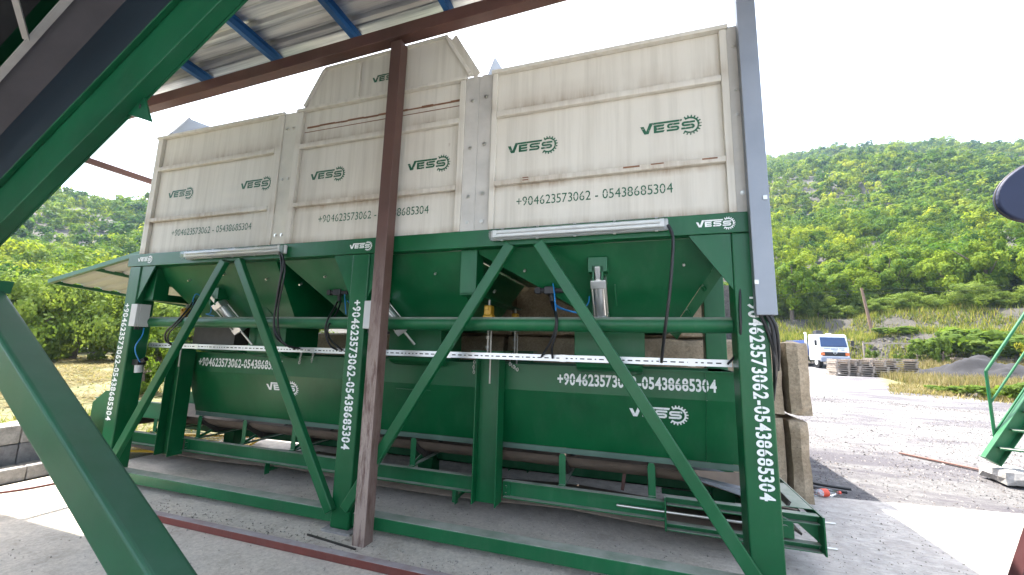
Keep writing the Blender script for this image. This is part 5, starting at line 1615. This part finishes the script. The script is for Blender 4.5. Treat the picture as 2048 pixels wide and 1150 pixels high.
# the wooded hillside: too many trees to count, one mass
def forest():
    P = [crown(100 + s, 900, 0.072, 18, 0.85, 0.30) for s in range(5)]
    F = [crown(200 + s, 300, 0.125, 11, 0.85, 0.34) for s in range(5)]
    qs = []; ts = []
    g = np.random.default_rng(77)
    n = 0
    for a0, a1, dens in ((-92, -50, 1 / 11), (-50, 8, 1 / 34), (8, 44, 1 / 9.5)):
        area = R(a1 - a0) / 2 * (372 ** 2 - 44 ** 2)
        for _ in range(int(area * dens)):
            a = g.uniform(a0, a1)
            rmin = 57 if a > 5 else 41
            r = math.sqrt(g.uniform(rmin ** 2, 372 ** 2))
            x, y = polar(a, r); z = gz(x, y)
            big = 1.0 + 0.5 * (g.uniform() < 0.15)
            Rr = g.uniform(1.2, 2.6) * big * (1 + 0.12 * (r > 150))
            src = P if r < 110 else F
            q, t = src[g.integers(0, 5)]
            th = g.uniform(0, 6.28); c, s = math.cos(th), math.sin(th)
            m = np.array([[c, -s, 0], [s, c, 0], [0, 0, g.uniform(0.85, 1.25)]])
            qs.append((q @ m.T) * Rr + np.array([x, y, z + Rr * 0.85]))
            ts.append(np.clip(t + g.normal() * 0.17 + 0.25 * mnoise.noise((x * 0.03, y * 0.03, 9)), 0, 1))
            n += 1
    me = big_mesh('wooded_hillside', np.concatenate(qs), M['leaf'], np.concatenate(ts))
    o = bpy.data.objects.new('wooded_hillside', me); COL.objects.link(o); o['kind'] = 'stuff'
    o['label'] = 'dense bright green wood covering the hills'; o['category'] = 'wood'
forest()

# grasses
def blades(name, pts, hmin, hmax, wd, mt, lean=0.5, flatten=0.0, seed=1):
    g = np.random.default_rng(seed)
    n = len(pts)
    p = np.array(pts)
    h = g.uniform(hmin, hmax, n)[:, None]
    th = g.uniform(0, 6.28, n)
    dirv = np.stack([np.cos(th), np.sin(th), np.zeros(n)], 1)
    side = np.stack([-np.sin(th), np.cos(th), np.zeros(n)], 1) * (wd * g.uniform(.6, 1.4, n))[:, None]
    ln_ = g.uniform(0.1, lean, n)[:, None]
    tip = p + dirv * h * ln_ * (1 + flatten * 2) + np.array([0, 0, 1]) * h * (1 - flatten * 0.8)
    q = np.stack([p - side, p + side, tip], axis=1)
    me = big_mesh(name, q, mt, np.clip(g.normal(0.55, 0.28, n), 0, 1), nv=3)
    o = bpy.data.objects.new(name, me); COL.objects.link(o); o['kind'] = 'stuff'
    return o
def scatter(n, a0, a1, r0, r1, seed, keep=None):
    rr = random.Random(seed); out = []
    while len(out) < n:
        a = rr.uniform(a0, a1); r = math.sqrt(rr.uniform(r0 * r0, r1 * r1))
        x, y = polar(a, r)
        if keep and rr.random() > keep(x, y, a, r): continue
        out.append((x, y, gz(x, y)))
    return out
clump = lambda sc, th: (lambda x, y, a, r: 1.0 if mnoise.noise((x * sc, y * sc, 3)) > th else 0.12)
def leftzone(x, y, a, r): return (1.0 if mnoise.noise((x * .5, y * .5, 3)) > -.1 else 0.2) if x < -7.3 else 0
blades('dry_field_grass', scatter(42000, -100, -47, 8.5, 33, 3, leftzone), 0.10, 0.34, 0.018, M['straw'], 1.4, 0.75, 1)
blades('field_edge_weeds', scatter(9000, -100, -47, 7.4, 12, 4, leftzone), 0.08, 0.30, 0.012, M['weed'], 0.7, 0.2, 2)
blades('tall_dry_grass', scatter(15000, 23.5, 38, 25.5, 40, 5, lambda x, y, a, r: (1.0 if mnoise.noise((x * .4, y * .4, 3)) > -.15 else 0.1) * (1 if a > 27 - (r - 25) * 0.45 else 0)), 0.2, 0.5, 0.022, M['straw'], 0.6, 0, 3)
blades('yard_weeds', scatter(7000, 25.0, 42, 20, 25.5, 6, clump(.7, .05)), 0.06, 0.28, 0.016, M['straw'], 0.8, 0.2, 4)
blades('bank_grass', scatter(20000, 8, 45, 42.5, 53.0, 8, clump(.4, -.02)), 0.2, 0.7, 0.035, M['weed'], 0.7, 0, 5)
# loose gravel, rubble on the bank, stones on the slab
def stones(name, pts, smin, smax, mt, seed):
    g = np.random.default_rng(seed); n = len(pts)
    base = np.array([[1, 0, -.3], [-.5, .87, -.3], [-.5, -.87, -.3], [0.1, 0, .75]])
    fidx = [(0, 1, 3), (1, 2, 3), (2, 0, 3)]
    s = g.uniform(smin, smax, n) * g.uniform(.6, 1.3, n)
    v = base[None] * s[:, None, None] + g.normal(size=(n, 4, 3)) * s[:, None, None] * 0.25
    th = g.uniform(0, 6.28, n); c, sn = np.cos(th), np.sin(th)
    x = v[..., 0] * c[:, None] - v[..., 1] * sn[:, None]; y = v[..., 0] * sn[:, None] + v[..., 1] * c[:, None]
    v = np.stack([x, y, v[..., 2]], -1) + np.array(pts)[:, None, :]
    q = np.concatenate([v[:, f, :] for f in fidx], 0)
    me = big_mesh(name, q, mt, np.tile(g.uniform(0, 1, n), 3), nv=3)
    o = bpy.data.objects.new(name, me); COL.objects.link(o); o['kind'] = 'stuff'
def m_stone():
    m, t, b, o = mat('loose_stone')
    a = N(t, 'ShaderNodeAttribute', attribute_name='tint')
    L(t, ramp(t, a.outputs['Fac'], [(0.0, (0.05, 0.046, 0.048)), (0.6, (0.16, 0.145, 0.14)), (1.0, (0.27, 0.25, 0.235))]), b.inputs['Base Color'])
    b.inputs['Roughness'].default_value = 0.9
    return m
M['stone'] = m_stone()
M['rubble'] = plain('earthy_rubble', (0.085, 0.075, 0.07), 0.95, 0, 0.5, 1.5)
M['grit'] = plain('cement_grit', (0.26, 0.24, 0.21), 0.95, 0, 0.6, 9)
def gravzone(x, y, a, r): return 0 if y < 5.65 + 0.1 * (x - 1.7) else (1.0 if mnoise.noise((x * .7, y * .7, 8)) > 0 else .35)
stones('loose_gravel', scatter(26000, 10, 44, 5.6, 19, 9, gravzone), 0.006, 0.020, M['stone'], 6)
stones('bank_rubble', scatter(1500, 9, 45, 42.2, 45.2, 10), 0.05, 0.24, M['rubble'], 7)
gl_ = []
r12 = random.Random(12)
while len(gl_) < 6000:
    x, y = r12.uniform(-4.6, 4.5), r12.uniform(1.0, 5.2)
    if r12.random() < (0.9 if abs(y - 2.78) < .14 else 0.22 if y > 2.7 else 0.10): gl_.append((x, y, 0.002))
stones('floor_grit', gl_, 0.003, 0.010, M['grit'], 8)

# ------------------------------------------------------------------ air between the yard and the hills
hz = MB().box(-780, 780, -780, 780, -6, 260)
hm = bpy.data.materials.new('haze'); hm.use_nodes = True
t = hm.node_tree; t.nodes.remove(t.nodes['Principled BSDF'])
pv = t.nodes.new('ShaderNodeVolumePrincipled')
pv.inputs['Color'].default_value = (0.55, 0.76, 1.0, 1)
pv.inputs['Density'].default_value = 0.00028
pv.inputs['Anisotropy'].default_value = 0.3
t.links.new(pv.outputs[0], t.nodes['Material Output'].inputs['Volume'])
o = obj('haze', hz, hm); o['kind'] = 'stuff'
